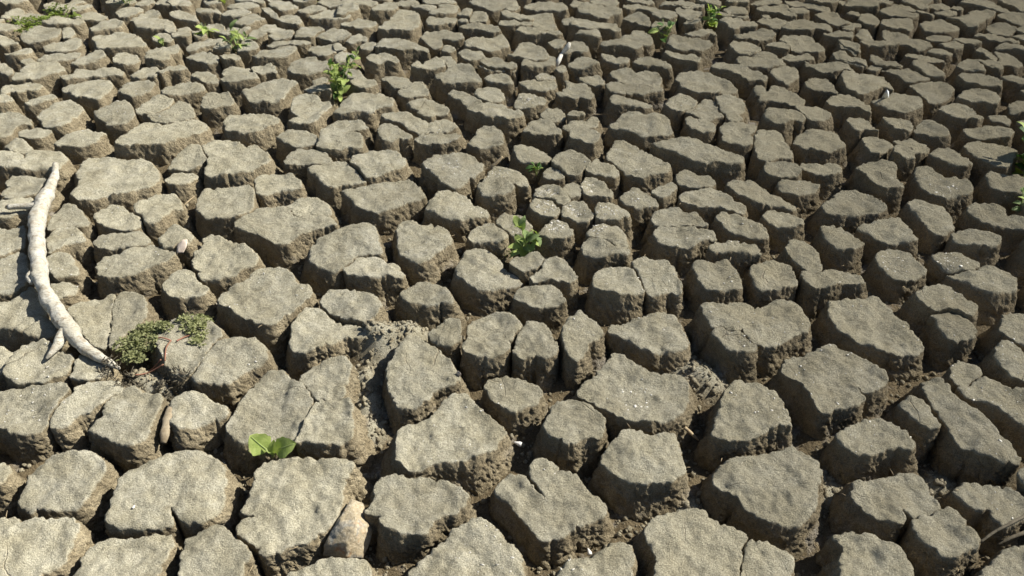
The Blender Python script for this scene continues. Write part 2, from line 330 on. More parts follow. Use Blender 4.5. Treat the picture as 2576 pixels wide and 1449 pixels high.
# ---------------------------------------------------------------- outlines of the mud blocks
# plan of every block's top rim, in millimetres on the ground (x to the right, y away)
BLOCKS = """
-632 1195 -617 1216 -582 1219 -532 1223 -498 1219 -453 1219 -414 1216 -392 1202 -408 1168 -412 1128 -407 1099 -411 1062 -428 1032 -449 1008 -481 991 -515 977 -548 964 -580 994 -613 1011 -631 1023 -638 1044 -622 1060 -592 1063 -628 1070 -637 1084 -631 1125 -627 1154
-943 1171 -916 1209 -876 1228 -835 1246 -787 1247 -751 1230 -716 1198 -704 1158 -696 1106 -706 1071 -727 1053 -764 1056 -792 1077 -815 1096 -802 1068 -788 1044 -811 1036 -856 1032 -894 1032 -945 1047 -938 1074 -946 1118 -946 1144
504 1191 528 1219 563 1237 622 1247 687 1258 712 1267 740 1247 766 1223 768 1195 748 1158 730 1125 712 1087 691 1068 663 1044 627 1047 599 1059 583 1074 563 1099 548 1128 524 1141 495 1161
307 1020 334 1047 378 1062 417 1074 449 1080 460 1056 492 1035 515 1023 535 1014 534 1000 517 980 511 946 495 919 475 854 310 854 314 914 326 960 315 988 307 1005
-289 1318 -242 1344 -204 1372 -188 1408 -169 1441 -130 1450 -101 1412 -67 1372 -37 1344 -13 1318 -36 1295 -53 1262 -92 1244 -136 1230 -191 1219 -229 1202 -259 1202 -287 1226 -286 1262 -292 1291
257 1548 279 1580 298 1608 321 1608 338 1589 354 1561 382 1534 411 1521 450 1525 485 1512 486 1481 477 1430 451 1390 425 1374 393 1362 363 1358 336 1358 307 1360 277 1378 243 1398 215 1422 184 1456 208 1490 238 1512
-30 1161 -3 1185 30 1181 38 1164 57 1138 75 1118 81 1118 65 1151 49 1178 44 1198 59 1223 78 1231 103 1216 124 1195 157 1185 173 1148 190 1128 205 1112 222 1093 206 1068 185 1062 163 1047 131 1035 110 1020 72 1020 41 1050 13 1080 -8 1115 -35 1144
-753 1338 -739 1398 -731 1456 -717 1494 -706 1534 -682 1554 -659 1548 -634 1525 -604 1501 -579 1490 -561 1464 -541 1435 -545 1414 -550 1382 -554 1346 -558 1312 -560 1284 -628 1291 -687 1297 -721 1304
-132 1029 -85 1054 -56 1041 -42 1014 -22 994 4 968 16 946 18 919 13 854 -221 854 -219 919 -203 938 -172 974 -149 1002
786 1575 813 1589 856 1603 894 1613 936 1641 956 1613 987 1589 1010 1566 1026 1548 1038 1521 1036 1486 1011 1468 979 1447 960 1447 950 1468 936 1481 945 1456 951 1430 929 1410 897 1398 861 1398 835 1382 820 1390 818 1422 811 1447 803 1481 786 1507 774 1534
-326 1144 -291 1166 -263 1161 -214 1161 -159 1158 -123 1141 -108 1118 -118 1099 -133 1074 -164 1068 -188 1044 -200 1014 -252 1017 -292 1032 -313 1056 -338 1065 -330 1077 -322 1099
-1210 1035 -1170 1048 -1135 1039 -1095 1041 -1054 1044 -1020 1053 -997 1032 -991 985 -992 943 -1016 922 -1033 898 -1053 867 -1125 867
235 1258 264 1288 293 1318 331 1318 344 1306 372 1302 397 1314 419 1306 426 1276 424 1233 426 1198 407 1168 383 1158 342 1158 311 1148 285 1158 258 1181 241 1202 232 1230
-1183 1198 -1160 1230 -1122 1246 -1072 1247 -1039 1235 -1018 1212 -1014 1171 -1018 1125 -1026 1096 -1048 1087 -1086 1084 -1121 1090 -1131 1077 -1175 1102 -1174 1141 -1183 1171
-942 982 -907 1000 -857 1001 -822 1011 -786 1017 -771 997 -771 960 -773 932 -766 892 -763 854 -893 854 -958 903 -940 927 -950 949
-327 1646 -318 1676 -289 1691 -261 1671 -225 1641 -194 1613 -168 1566 -153 1525 -167 1499 -207 1490 -217 1468 -239 1435 -267 1414 -304 1418 -326 1447 -343 1490 -351 1548 -345 1580 -336 1613
-931 1858 -925 1901 -901 1930 -867 1939 -845 1990 -818 2015 -750 2012 -702 1930 -656 1918 -633 1878 -659 1833 -684 1789 -725 1747 -748 1742 -786 1757 -827 1784 -871 1816 -913 1839
1001 1855 1044 1858 1093 1867 1128 1867 1162 1872 1180 1844 1191 1811 1199 1763 1207 1716 1216 1681 1216 1651 1192 1632 1161 1636 1123 1632 1094 1641 1074 1666 1044 1676 1017 1711 1000 1731 998 1773 989 1811
563 1410 587 1451 612 1479 648 1486 676 1473 698 1453 716 1439 719 1398 722 1354 726 1327 693 1335 656 1315 631 1297 590 1285 548 1289 524 1312 535 1350
593 1836 628 1836 664 1822 704 1832 767 1816 803 1836 845 1847 881 1849 892 1827 896 1784 902 1747 892 1726 859 1716 817 1686 775 1656 738 1651 712 1666 697 1724 688 1713 652 1711 633 1731 604 1719 601 1757 596 1800
1149 1494 1191 1512 1202 1481 1203 1443 1220 1402 1241 1366 1260 1338 1254 1302 1267 1273 1269 1233 1257 1216 1228 1219 1205 1233 1172 1247 1144 1266 1141 1302 1140 1344 1140 1384 1131 1425 1138 1462
842 1161 874 1168 933 1178 974 1185 1000 1174 1004 1151 1000 1131 1006 1102 1009 1084 987 1077 964 1065 938 1059 924 1077 929 1102 913 1074 903 1044 883 1053 856 1062 839 1074 826 1096 818 1118 832 1141
-1767 2773 -1772 2836 -1714 2822 -1638 2807 -1574 2797 -1513 2783 -1451 2717 -1413 2662 -1399 2600 -1412 2565 -1454 2548 -1491 2523 -1548 2515 -1593 2490 -1653 2482 -1690 2506 -1691 2565 -1718 2644 -1761 2689 -1764 2735
-740 1000 -719 1014 -693 1029 -680 1036 -657 1020 -628 991 -596 974 -579 952 -588 930 -587 892 -586 854 -690 854 -718 914 -731 960
-1457 1468 -1404 1468 -1356 1483 -1299 1479 -1246 1486 -1206 1451 -1216 1422 -1225 1390 -1231 1366 -1222 1335 -1242 1315 -1298 1312 -1339 1335 -1385 1338
-1090 1439 -1074 1460 -1054 1470 -1017 1456 -981 1447 -959 1439 -958 1410 -953 1374 -954 1338 -949 1300 -976 1274 -1010 1282 -1046 1306 -1101 1325 -1097 1350 -1090 1382 -1094 1418
730 1005 777 1017 792 1002 818 1002 840 982 859 965 867 943 867 919 852 854 693 854 730 946 749 980
-1035 1737 -1004 1757 -957 1757 -919 1747 -865 1691 -887 1666 -894 1636 -892 1580 -909 1534 -947 1534 -990 1566 -1021 1617 -1049 1676
-893 1543 -895 1589 -881 1636 -869 1671 -833 1686 -792 1681 -750 1661 -721 1627 -717 1598 -743 1575 -764 1557 -781 1530 -792 1503 -816 1499 -852 1503 -886 1503 -901 1521
-685 2081 -695 2127 -679 2181 -647 2216 -611 2259 -558 2281 -513 2277 -484 2238 -468 2181 -452 2124 -493 2117 -536 2097 -542 2062 -567 2036 -592 2008 -635 2036 -674 2062
-533 1414 -518 1430 -492 1420 -462 1422 -431 1418 -429 1374 -419 1331 -421 1293 -439 1278 -485 1278 -551 1282 -556 1297 -551 1327 -547 1374 -541 1402
934 1050 965 1062 995 1071 1026 1080 1041 1068 1042 1044 1045 1023 1060 1005 1045 985 1022 974 982 957 958 960 944 980 932 1002 924 1026
-1435 1598 -1425 1636 -1401 1654 -1364 1646 -1325 1613 -1308 1617 -1271 1594 -1254 1570 -1257 1530 -1281 1507 -1296 1486 -1335 1490 -1372 1490 -1419 1521 -1435 1561
295 1737 311 1763 346 1768 393 1784 430 1800 466 1808 502 1795 508 1752 521 1711 521 1671 493 1646 456 1641 419 1636 386 1656 360 1686 326 1711
-1082 2062 -1087 2121 -1072 2147 -1088 2209 -1071 2230 -1015 2202 -966 2168 -918 2134 -872 2094 -854 2055 -870 2030 -893 2018 -921 1987 -961 1975 -1026 1981 -1035 1999 -1027 2018 -1063 2036
-994 2310 -969 2340 -945 2386 -865 2416 -828 2386 -810 2359 -785 2342 -752 2357 -702 2355 -658 2340 -634 2288 -679 2281 -716 2266 -750 2238 -777 2216 -790 2188 -822 2188 -887 2230 -955 2259 -993 2281
101 1368 111 1408 155 1429 199 1416 221 1384 238 1352 237 1318 222 1302 190 1302 172 1288 145 1266 123 1288 107 1306 90 1325 88 1344
-663 1706 -665 1742 -655 1773 -639 1811 -609 1819 -577 1797 -543 1763 -520 1750 -490 1755 -460 1737 -438 1706 -471 1701 -505 1701 -527 1676 -556 1656 -582 1651 -603 1627 -640 1646 -660 1676
1071 1138 1117 1161 1144 1161 1172 1151 1202 1141 1225 1118 1227 1093 1189 1062 1142 1041 1129 1062 1127 1084 1097 1087 1080 1106
-650 2540 -612 2557 -559 2583 -502 2618 -421 2640 -376 2591 -344 2532 -340 2490 -381 2474 -416 2449 -439 2425 -493 2394 -536 2402 -582 2425 -611 2474 -639 2515
-410 2288 -406 2325 -379 2333 -351 2303 -298 2295 -252 2281 -225 2238 -210 2181 -231 2147 -256 2121 -283 2081 -316 2068 -353 2094 -383 2127 -401 2181 -408 2238
845 1299 892 1333 936 1356 971 1356 993 1329 1019 1306 1023 1276 1007 1251 978 1262 946 1262 904 1247 866 1251 845 1273
-183 2062 -166 2094 -142 2144 -99 2141 -64 2114 -36 2075 -25 2036 -10 2024 20 2005 31 1975 1 1956 -39 1950 -86 1939 -118 1939 -149 1969 -177 2011 -189 2036
-1690 2919 -1683 2965 -1666 3011 -1665 3072 -1659 3128 -1636 3142 -1587 3128 -1557 3114 -1522 3139 -1472 3150 -1428 3168 -1391 3142 -1355 3079 -1374 3025 -1408 2998 -1435 2971 -1454 2939 -1493 2913 -1565 2907 -1634 2894
-1385 1827 -1372 1861 -1337 1878 -1309 1878 -1297 1901 -1276 1901 -1257 1839 -1246 1795 -1237 1757 -1215 1721 -1202 1676 -1200 1646 -1236 1661 -1289 1706 -1332 1757 -1367 1795
-1197 2506 -1196 2557 -1146 2565 -1092 2574 -1043 2587 -1005 2557 -986 2457 -979 2402 -1014 2363 -1070 2355 -1126 2363 -1175 2402 -1194 2433
-1387 2043 -1376 2088 -1339 2107 -1306 2141 -1258 2168 -1218 2154 -1185 2127 -1157 2114 -1153 2081 -1180 2049 -1217 2030 -1241 2005 -1280 1981 -1324 1981 -1368 1999
1237 1477 1264 1481 1290 1503 1337 1523 1355 1503 1363 1481 1370 1460 1401 1460 1452 1447 1402 1331 1356 1331 1339 1354 1318 1382 1294 1406 1262 1426 1241 1447
-598 1516 -596 1539 -564 1566 -530 1589 -486 1596 -467 1575 -463 1534 -468 1490 -468 1443 -493 1428 -520 1439 -533 1437 -552 1464 -572 1490
541 994 564 988 586 977 606 965 618 949 611 914 588 854 483 854 505 919 523 968
-1201 1468 -1174 1490 -1138 1494 -1108 1490 -1075 1468 -1090 1439 -1110 1414 -1124 1398 -1150 1382 -1163 1358 -1177 1338 -1210 1335 -1223 1354 -1209 1394 -1206 1426 -1197 1447
133 941 175 941 201 960 228 977 260 971 264 946 255 914 250 854 85 854 104 911
396 2822 432 2901 449 2963 486 2953 532 2901 576 2841 610 2792 643 2735 622 2689 569 2671 525 2644 482 2653 448 2708 418 2764
-360 2754 -324 2817 -272 2812 -245 2822 -204 2831 -160 2783 -121 2735 -116 2698 -137 2662 -145 2635 -171 2635 -187 2591 -220 2557 -265 2583 -305 2644 -356 2708
-1270 1895 -1245 1921 -1214 1907 -1173 1867 -1147 1816 -1142 1768 -1153 1737 -1167 1696 -1156 1636 -1180 1646 -1203 1686 -1213 1726 -1235 1768 -1250 1827
-921 1410 -915 1443 -896 1458 -867 1456 -827 1435 -791 1418 -760 1394 -778 1374 -806 1370 -831 1354 -865 1335 -883 1335 -910 1370
599 2901 651 2932 723 2963 775 2953 824 2911 870 2861 913 2822 950 2783 930 2735 880 2735 827 2745 779 2735 739 2764 698 2792 660 2841 616 2861
-73 1494 -52 1521 -18 1527 11 1514 48 1496 79 1477 65 1439 28 1410 7 1392 -26 1410 -50 1435 -63 1464
-601 1850 -599 1872 -583 1901 -548 1907 -504 1904 -466 1889 -439 1872 -416 1833 -421 1795 -443 1757 -474 1763 -510 1773 -550 1800 -583 1827
-1252 2773 -1226 2826 -1181 2846 -1119 2861 -1089 2886 -1032 2831 -991 2764 -1018 2726 -1049 2689 -1109 2662 -1169 2653 -1225 2662 -1241 2698 -1232 2726
-1667 1850 -1586 1850 -1570 1895 -1549 1924 -1503 1867 -1452 1806 -1444 1768 -1467 1747 -1487 1726 -1536 1742 -1616 1757
30 1721 41 1747 65 1757 99 1747 114 1706 122 1661 134 1632 120 1608 90 1598 62 1608 26 1598 10 1617 16 1661 20 1696
266 1956 289 2005 324 2024 389 2036 400 2005 413 1962 428 1898 392 1886 352 1878 318 1892 270 1915
-297 2482 -287 2523 -258 2544 -209 2523 -174 2498 -154 2441 -107 2417 -89 2378 -126 2363 -159 2355 -190 2333 -232 2348 -285 2386 -316 2410 -315 2449
437 3086 473 3135 502 3193 531 3222 565 3215 604 3193 651 3208 693 3193 703 3135 698 3052 699 3018 656 2998 611 2984 568 2978 547 3004 508 3031 467 3052 440 3059
-132 1752 -102 1784 -54 1806 -16 1795 12 1763 28 1731 5 1706 -9 1671 -25 1676 -62 1683 -102 1698 -132 1716
415 2062 453 2091 488 2068 523 2055 538 2011 543 1950 540 1915 506 1927 471 1909 446 1899 436 1918 422 1975 409 2018
1615 2671 1644 2717 1689 2717 1705 2671 1720 2635 1760 2635 1792 2609 1781 2548 1752 2506 1693 2490 1647 2482 1622 2523 1596 2583
609 2030 626 2059 668 2062 726 2068 740 2030 743 1981 743 1921 709 1915 663 1915 633 1927 617 1956
-447 927 -416 943 -367 946 -329 938 -311 919 -297 854 -481 854 -487 911
1164 2425 1200 2457 1250 2506 1293 2544 1335 2540 1375 2506 1394 2457 1396 2417 1363 2386 1325 2386 1274 2371 1226 2386 1179 2394
1280 1872 1330 1907 1367 1918 1392 1924 1400 1895 1416 1861 1431 1833 1430 1800 1401 1763 1380 1784 1361 1801 1331 1797 1304 1797 1290 1822 1284 1850
-662 2783 -644 2812 -594 2851 -522 2871 -474 2831 -445 2773 -448 2726 -485 2689 -509 2671 -555 2644 -580 2635 -618 2709 -656 2745
154 1706 170 1747 207 1781 233 1763 254 1731 271 1696 246 1676 221 1661 205 1617 186 1584 171 1598 160 1636 149 1671
1447 2005 1496 2016 1544 2014 1584 2043 1619 2030 1646 2011 1650 1969 1625 1921 1583 1909 1540 1909 1511 1939 1485 1969
808 2043 831 2062 897 2081 931 2055 939 2018 928 1950 897 1939 854 1927 818 1927 797 1945 800 1999
-2187 2792 -2133 2822 -2078 2831 -2033 2812 -2002 2769 -2022 2841 -1964 2856 -1891 2841 -1840 2783 -1846 2745 -1846 2708 -1900 2708 -1950 2698 -2000 2698 -2040 2698 -2105 2726 -2156 2735
1093 965 1132 982 1165 988 1190 974 1123 854 993 854 1030 919
506 2245 533 2288 585 2288 635 2274 684 2259 712 2238 716 2202 683 2195 649 2181 625 2154 578 2154 538 2168 515 2195
-828 2717 -797 2740 -737 2764 -689 2778 -669 2740 -626 2698 -595 2644 -583 2609 -610 2600 -661 2591 -696 2565 -724 2574 -758 2635 -801 2671
1235 2081 1278 2134 1328 2144 1365 2121 1365 2075 1384 2049 1378 2018 1335 1987 1281 1981 1261 2005 1252 2049
-1777 2049 -1721 2071 -1682 2121 -1647 2081 -1597 1987 -1582 1939 -1607 1903 -1693 1898
840 2591 873 2622 912 2618 956 2618 976 2574 997 2523 1029 2498 1060 2474 1070 2433 1054 2410 1011 2433 952 2449 903 2474 866 2515
-823 3245 -809 3305 -798 3391 -779 3440 -729 3464 -687 3456 -626 3448 -589 3423 -565 3367 -565 3313 -593 3305 -629 3282 -652 3237 -693 3252 -733 3245 -783 3237
-1407 2417 -1385 2449 -1358 2490 -1294 2502 -1259 2449 -1230 2402 -1264 2394 -1273 2348 -1278 2318 -1298 2295 -1326 2295 -1348 2336 -1363 2359 -1388 2371
1695 2386 1743 2425 1789 2425 1836 2410 1824 2355 1853 2355 1882 2333 1890 2274 1846 2252 1802 2281 1753 2288 1716 2303 1693 2340
1046 2953 1072 3038 1180 3038 1173 2942 1170 2851 1163 2812 1112 2812 1058 2783 1024 2812
-1293 3142 -1294 3208 -1258 3215 -1209 3211 -1149 3215 -1118 3193 -1056 3150 -1041 3114 -1072 3086 -1100 3052 -1136 3025 -1177 3018 -1221 3045 -1264 3065 -1273 3107
-1539 2348 -1534 2402 -1501 2433 -1454 2410 -1398 2363 -1365 2348 -1341 2295 -1355 2266 -1395 2266 -1442 2281 -1491 2303
-1140 1950 -1125 1981 -1109 2018 -1067 2005 -1029 1956 -985 1921 -988 1886 -1024 1878 -1058 1872 -1095 1898 -1131 1927
1500 2457 1554 2474 1574 2433 1613 2417 1614 2355 1596 2288 1551 2252 1515 2252 1509 2303 1502 2363 1497 2410
1916 2881 1974 2942 2012 2932 2069 2911 2111 2891 2113 2841 2068 2783 2016 2726 1980 2726 1948 2773 1926 2831
959 1999 980 2018 1005 1993 1058 2030 1111 2021 1142 1993 1149 1950 1116 1950 1074 1956 1031 1927 975 1921 959 1939
1246 2281 1278 2303 1330 2310 1387 2333 1412 2333 1429 2295 1423 2252 1437 2209 1400 2195 1363 2202 1329 2195 1302 2216 1271 2252
1216 2942 1256 3027 1341 3082 1426 3038 1413 2901 1387 2896 1336 2871 1288 2881 1237 2901
-353 1895 -328 1930 -291 1963 -253 1948 -222 1913 -201 1872 -192 1847 -228 1850 -258 1839 -295 1855 -330 1850 -348 1867
-1311 3497 -1288 3523 -1257 3548 -1224 3582 -1182 3608 -1135 3600 -1084 3574 -1057 3548 -1077 3514 -1092 3464 -1089 3391 -1114 3360 -1160 3360 -1200 3360 -1242 3367 -1282 3440
-1031 3313 -1032 3375 -1019 3407 -967 3415 -922 3391 -901 3352 -871 3367 -848 3313 -865 3267 -869 3222 -878 3171 -900 3128 -944 3128 -1002 3135 -995 3157 -962 3178 -1010 3222
-591 3193 -575 3215 -538 3230 -487 3230 -452 3200 -417 3171 -380 3142 -346 3150 -336 3186 -305 3193 -277 3157 -249 3114 -253 3079 -289 3059 -332 3052 -372 3059 -379 3031 -411 3045 -454 3072 -494 3121 -540 3142
-559 2011 -535 2046 -525 2078 -490 2093 -453 2104 -428 2062 -394 2055 -359 2011 -368 1993 -409 1999 -456 1993 -505 1996 -549 1996
-2146 3178 -2153 3245 -2144 3305 -2116 3344 -2080 3344 -2036 3305 -1983 3267 -1979 3200 -1981 3150 -1983 3100 -2013 3072 -2063 3072 -2099 3121 -2123 3157
831 3653 853 3716 904 3725 958 3743 1002 3716 1035 3671 1068 3626 1093 3582 1102 3531 1088 3472 1043 3456 1007 3472 989 3518 968 3548 939 3578 902 3565 863 3578 837 3587
1651 3644 1680 3680 1716 3680 1740 3657 1815 3662 1854 3635 1858 3574 1866 3506 1849 3481 1818 3523 1754 3472 1705 3431 1666 3407 1644 3456 1628 3489 1638 3557
641 2490 675 2515 740 2536 803 2548 826 2498 842 2457 877 2425 859 2386 836 2394 793 2425 744 2433 695 2441 656 2457
7 1884 36 1918 76 1927 119 1933 144 1913 160 1872 159 1850 130 1839 98 1833 66 1827 32 1855
1294 1776 1331 1788 1359 1790 1378 1771 1395 1750 1395 1721 1374 1686 1340 1676 1307 1676 1294 1706 1293 1742
-1961 2515 -1957 2565 -1993 2600 -1980 2635 -1912 2640 -1858 2640 -1831 2565 -1823 2515 -1854 2498 -1884 2466 -1909 2466
1108 2252 1130 2295 1169 2303 1195 2274 1210 2238 1227 2195 1210 2161 1181 2134 1145 2141 1115 2154 1101 2195
520 2363 538 2402 585 2433 627 2433 645 2394 683 2378 698 2348 708 2295 673 2303 630 2310 581 2310 545 2318 523 2333
-1464 2175 -1457 2223 -1401 2230 -1352 2238 -1323 2245 -1270 2188 -1285 2168 -1311 2154 -1355 2147 -1396 2134 -1429 2141
-830 2901 -833 2963 -828 3038 -730 3038 -669 2995 -644 2932 -643 2891 -695 2891 -724 2871 -765 2861 -800 2871
-1243 1561 -1243 1603 -1225 1608 -1181 1580 -1150 1566 -1142 1534 -1154 1516 -1179 1503 -1209 1499 -1235 1516
-2360 4208 -2336 4253 -2279 4230 -2254 4264 -2209 4270 -2142 4241 -2077 4175 -2008 4078 -2034 4047 -2102 4026 -2174 4016 -2251 4036 -2299 4132
-2195 3506 -2173 3539 -2133 3565 -2097 3600 -2056 3617 -2006 3582 -1967 3539 -1956 3481 -1959 3423 -1958 3360 -1998 3375 -2038 3391 -2055 3383 -2121 3448 -2169 3472
-1695 2363 -1683 2417 -1653 2433 -1598 2378 -1539 2310 -1546 2281 -1598 2288 -1628 2266 -1653 2252 -1681 2310
-1918 3237 -1915 3282 -1886 3313 -1859 3344 -1823 3352 -1788 3313 -1750 3252 -1721 3193 -1713 3142 -1733 3114 -1765 3100 -1805 3107 -1817 3135 -1842 3164 -1886 3193
1446 2114 1488 2147 1510 2127 1548 2134 1570 2101 1582 2062 1546 2027 1501 2027 1461 2021 1450 2062
1971 3578 2023 3587 2094 3622 2152 3626 2171 3591 2193 3565 2148 3497 2108 3440 2080 3407 2053 3391 1996 3367 1977 3399 1974 3456 1968 3523
62 1981 93 2011 109 2055 133 2075 170 2062 197 2011 209 1969 186 1950 157 1962 121 1962 76 1950
744 2333 772 2367 819 2355 857 2325 902 2295 915 2252 905 2216 866 2216 839 2238 800 2259 763 2288
-1893 2259 -1805 2252 -1752 2266 -1712 2202 -1685 2134 -1709 2114 -1726 2081 -1791 2075
925 3065 945 3100 998 3114 1043 3107 1074 3093 1077 3059 1053 3025 1027 2991 1035 2965 1027 2919 989 2900 957 2913 924 2926 904 2958 920 2991 914 3018
604 1711 631 1723 650 1702 685 1705 690 1686 699 1656 715 1627 686 1617 656 1613 629 1622 616 1651 607 1686
1417 1632 1449 1649 1466 1632 1480 1608 1500 1561 1481 1494 1432 1494 1412 1516 1406 1552 1399 1589
-144 1656 -125 1673 -95 1683 -55 1676 -18 1656 -12 1632 -25 1613 -60 1603 -99 1608 -129 1627
-1017 2635 -988 2667 -934 2667 -888 2662 -838 2618 -820 2574 -857 2565 -909 2565 -946 2540 -985 2523 -1008 2591
948 2141 981 2188 1018 2181 1039 2134 1037 2081 1034 2024 1002 2005 982 2036 961 2081
-858 2432 -831 2470 -797 2490 -744 2482 -708 2449 -679 2386 -699 2363 -743 2377 -785 2359 -808 2377 -831 2408
-184 2911 -158 2995 -142 3082 -47 3060 -36 2942 -41 2901 -88 2881 -135 2871
506 3725 559 3753 610 3753 637 3716 687 3743 734 3743 752 3698 743 3617 724 3561 677 3569 628 3569 575 3582 538 3626 516 3680
1711 3375 1748 3375 1803 3415 1849 3448 1900 3440 1917 3399 1926 3344 1910 3298 1858 3260 1810 3237 1784 3267 1751 3282 1724 3313 1709 3344
1181 3506 1207 3539 1229 3506 1229 3456 1275 3514 1314 3531 1336 3489 1367 3431 1382 3383 1372 3328 1327 3298 1302 3313 1288 3344 1257 3352 1231 3375 1198 3375 1172 3367 1194 3423 1173 3448
-1985 2425 -1909 2441 -1871 2457 -1828 2474 -1796 2425 -1785 2363 -1806 2348 -1832 2318 -1929 2325
-2492 3707 -2492 3762 -2450 3809 -2382 3819 -2332 3781 -2284 3725 -2295 3689 -2331 3653 -2370 3617 -2417 3600 -2475 3591 -2486 3600 -2504 3662 -2464 3666
-1630 2188 -1619 2230 -1587 2265 -1543 2238 -1494 2181 -1527 2168 -1544 2154 -1562 2127 -1583 2107
170 2759 191 2822 239 2851 285 2831 309 2783 320 2745 285 2708 264 2671 233 2671 208 2703 178 2740
-23 3924 22 4026 46 4132 92 4132 130 4110 160 4068 180 4005 192 3924 176 3875 131 3865 73 3875 43 3895 10 3895
1266 1566 1296 1589 1333 1580 1337 1548 1320 1521 1289 1514 1262 1490 1241 1499 1246 1530
1561 2230 1599 2252 1654 2259 1696 2238 1717 2209 1688 2168 1638 2168 1594 2175 1557 2195
-1662 3193 -1635 3215 -1610 3233 -1590 3305 -1574 3344 -1528 3344 -1485 3282 -1457 3208 -1475 3178 -1515 3164 -1548 3150 -1583 3142 -1622 3164
1505 1757 1516 1779 1550 1779 1616 1773 1568 1656 1522 1632 1499 1656 1479 1681 1471 1711
-925 2861 -903 2891 -845 2886 -791 2851 -752 2792 -780 2773 -838 2764 -893 2764 -932 2754 -937 2812
-766 4368 -730 4463 -701 4562 -677 4639 -601 4646 -564 4575 -546 4476 -541 4380 -577 4333 -641 4333 -699 4344 -731 4344
1051 1414 1092 1426 1112 1402 1113 1370 1116 1340 1091 1327 1069 1342 1058 1374
799 3245 851 3313 885 3352 925 3387 958 3387 969 3313 948 3248 970 3200 933 3193 894 3157 859 3171 831 3208
-1396 2740 -1394 2812 -1361 2881 -1329 2899 -1294 2841 -1264 2783 -1279 2745 -1308 2722 -1352 2717 -1392 2717
-387 3662 -339 3689 -314 3734 -295 3781 -230 3785 -203 3734 -179 3662 -156 3600 -179 3582 -221 3582 -262 3582 -304 3574 -343 3600
-1971 2958 -1951 2991 -1917 3038 -1887 3072 -1847 3052 -1786 3031 -1793 2978 -1806 2932 -1851 2919 -1902 2926 -1944 2926
685 2147 724 2181 778 2195 816 2175 848 2147 853 2107 809 2114 760 2121 714 2121 684 2121
1030 3781 1069 3828 1112 3857 1147 3819 1206 3790 1223 3743 1254 3725 1267 3680 1277 3635 1253 3600 1216 3617 1175 3608 1151 3653 1119 3698 1085 3734 1046 3753
-211 3290 -152 3282 -123 3305 -64 3298 -35 3298 -18 3241 20 3237 46 3222 45 3178 20 3157 -24 3150 -69 3171 -107 3171 -140 3215 -180 3252
413 2482 449 2532 480 2565 514 2532 544 2474 548 2441 504 2425 456 2417 425 2433
653 2635 701 2680 749 2671 792 2662 803 2609 778 2574 735 2557 700 2557 660 2574
265 2216 293 2266 329 2270 374 2274 390 2238 395 2181 396 2153 365 2153 346 2181 310 2197 268 2204
967 3391 1021 3415 1067 3399 1094 3360 1076 3282 1050 3230 1032 3208 1051 3178 1014 3157 979 3171 980 3211 962 3252 974 3313
861 4132 907 4241 946 4241 980 4219 1048 4197 1098 4175 1108 4110 1067 4057 1015 4026 971 4036 916 4026 881 4089
-1322 2906 -1292 2963 -1225 2963 -1157 2911 -1125 2881 -1184 2856 -1228 2846 -1258 2807 -1290 2851
1876 2626 1907 2662 1956 2635 2017 2618 2069 2600 2036 2523 1967 2523 1907 2540 1872 2557
-716 4142 -694 4186 -666 4208 -591 4175 -548 4132 -512 4078 -463 4047 -452 4005 -498 4016 -550 4005 -601 3985 -649 4016 -704 4026 -742 4026 -726 4078
-1571 2081 -1545 2107 -1509 2094 -1476 2049 -1441 2005 -1474 1987 -1504 1981 -1539 2024
-2785 4264 -2772 4356 -2720 4374 -2641 4344 -2582 4321 -2558 4253 -2576 4175 -2622 4142 -2678 4132 -2726 4164
-243 1701 -225 1721 -199 1747 -176 1757 -158 1737 -159 1696 -168 1671 -187 1656 -213 1661 -234 1676
245 2161 267 2188 305 2185 335 2168 356 2144 402 2141 398 2111 356 2114 302 2101 260 2107 243 2134
1049 2600 1100 2625 1155 2631 1204 2591 1182 2548 1139 2523 1094 2515 1054 2540
1395 2680 1424 2698 1458 2658 1506 2622 1516 2591 1508 2540 1474 2540 1436 2532 1414 2565 1398 2618
95 2238 125 2288 151 2325 191 2310 212 2259 209 2216 169 2202 122 2209
14 2871 29 2917 81 2911 127 2871 161 2822 148 2783 96 2764 46 2783 19 2822
187 2394 206 2441 241 2457 273 2433 282 2386 300 2348 272 2310 240 2318 210 2355 185 2355
267 2574 298 2644 329 2635 363 2583 384 2532 380 2490 346 2490 312 2498 276 2523
302 2371 322 2410 376 2410 414 2378 425 2333 394 2307 353 2303 313 2310
1984 3267 2024 3305 2081 3336 2113 3321 2134 3290 2134 3230 2134 3171 2096 3150 2068 3171 2030 3157 2014 3178 2003 3222
1487 4164 1533 4230 1584 4241 1609 4208 1653 4236 1680 4197 1696 4099 1705 4047 1658 4005 1615 4026 1566 4026 1524 4036 1534 4099 1516 4142
925 2348 959 2382 1002 2371 1038 2355 1062 2325 1047 2288 1000 2281 960 2281 932 2310
-1231 2188 -1227 2245 -1203 2266 -1162 2241 -1122 2202 -1123 2161 -1161 2168 -1177 2147 -1200 2147 -1227 2168
1194 3924 1231 3954 1290 3954 1346 3995 1396 3985 1417 3924 1435 3846 1397 3827 1333 3808 1290 3836 1239 3836 1202 3865
466 3531 490 3574 538 3569 584 3544 638 3538 735 3541 730 3489 676 3472 632 3448 594 3464 558 3448 549 3481 545 3448 497 3440 466 3472
-128 2548 -91 2613 -47 2600 -16 2583 6 2523 -20 2498 -66 2482 -110 2498
-2359 3208 -2306 3230 -2264 3222 -2216 3178 -2180 3164 -2156 3121 -2199 3121 -2216 3093 -2202 3031 -2209 2998 -2238 2984
-59 2314 -35 2363 6 2363 47 2333 70 2288 38 2259 6 2241 -18 2266
52 3059 77 3114 97 3164 127 3193 158 3178 191 3142 195 3100 222 3079 211 3045 177 3031 134 3031 97 3031 64 3045
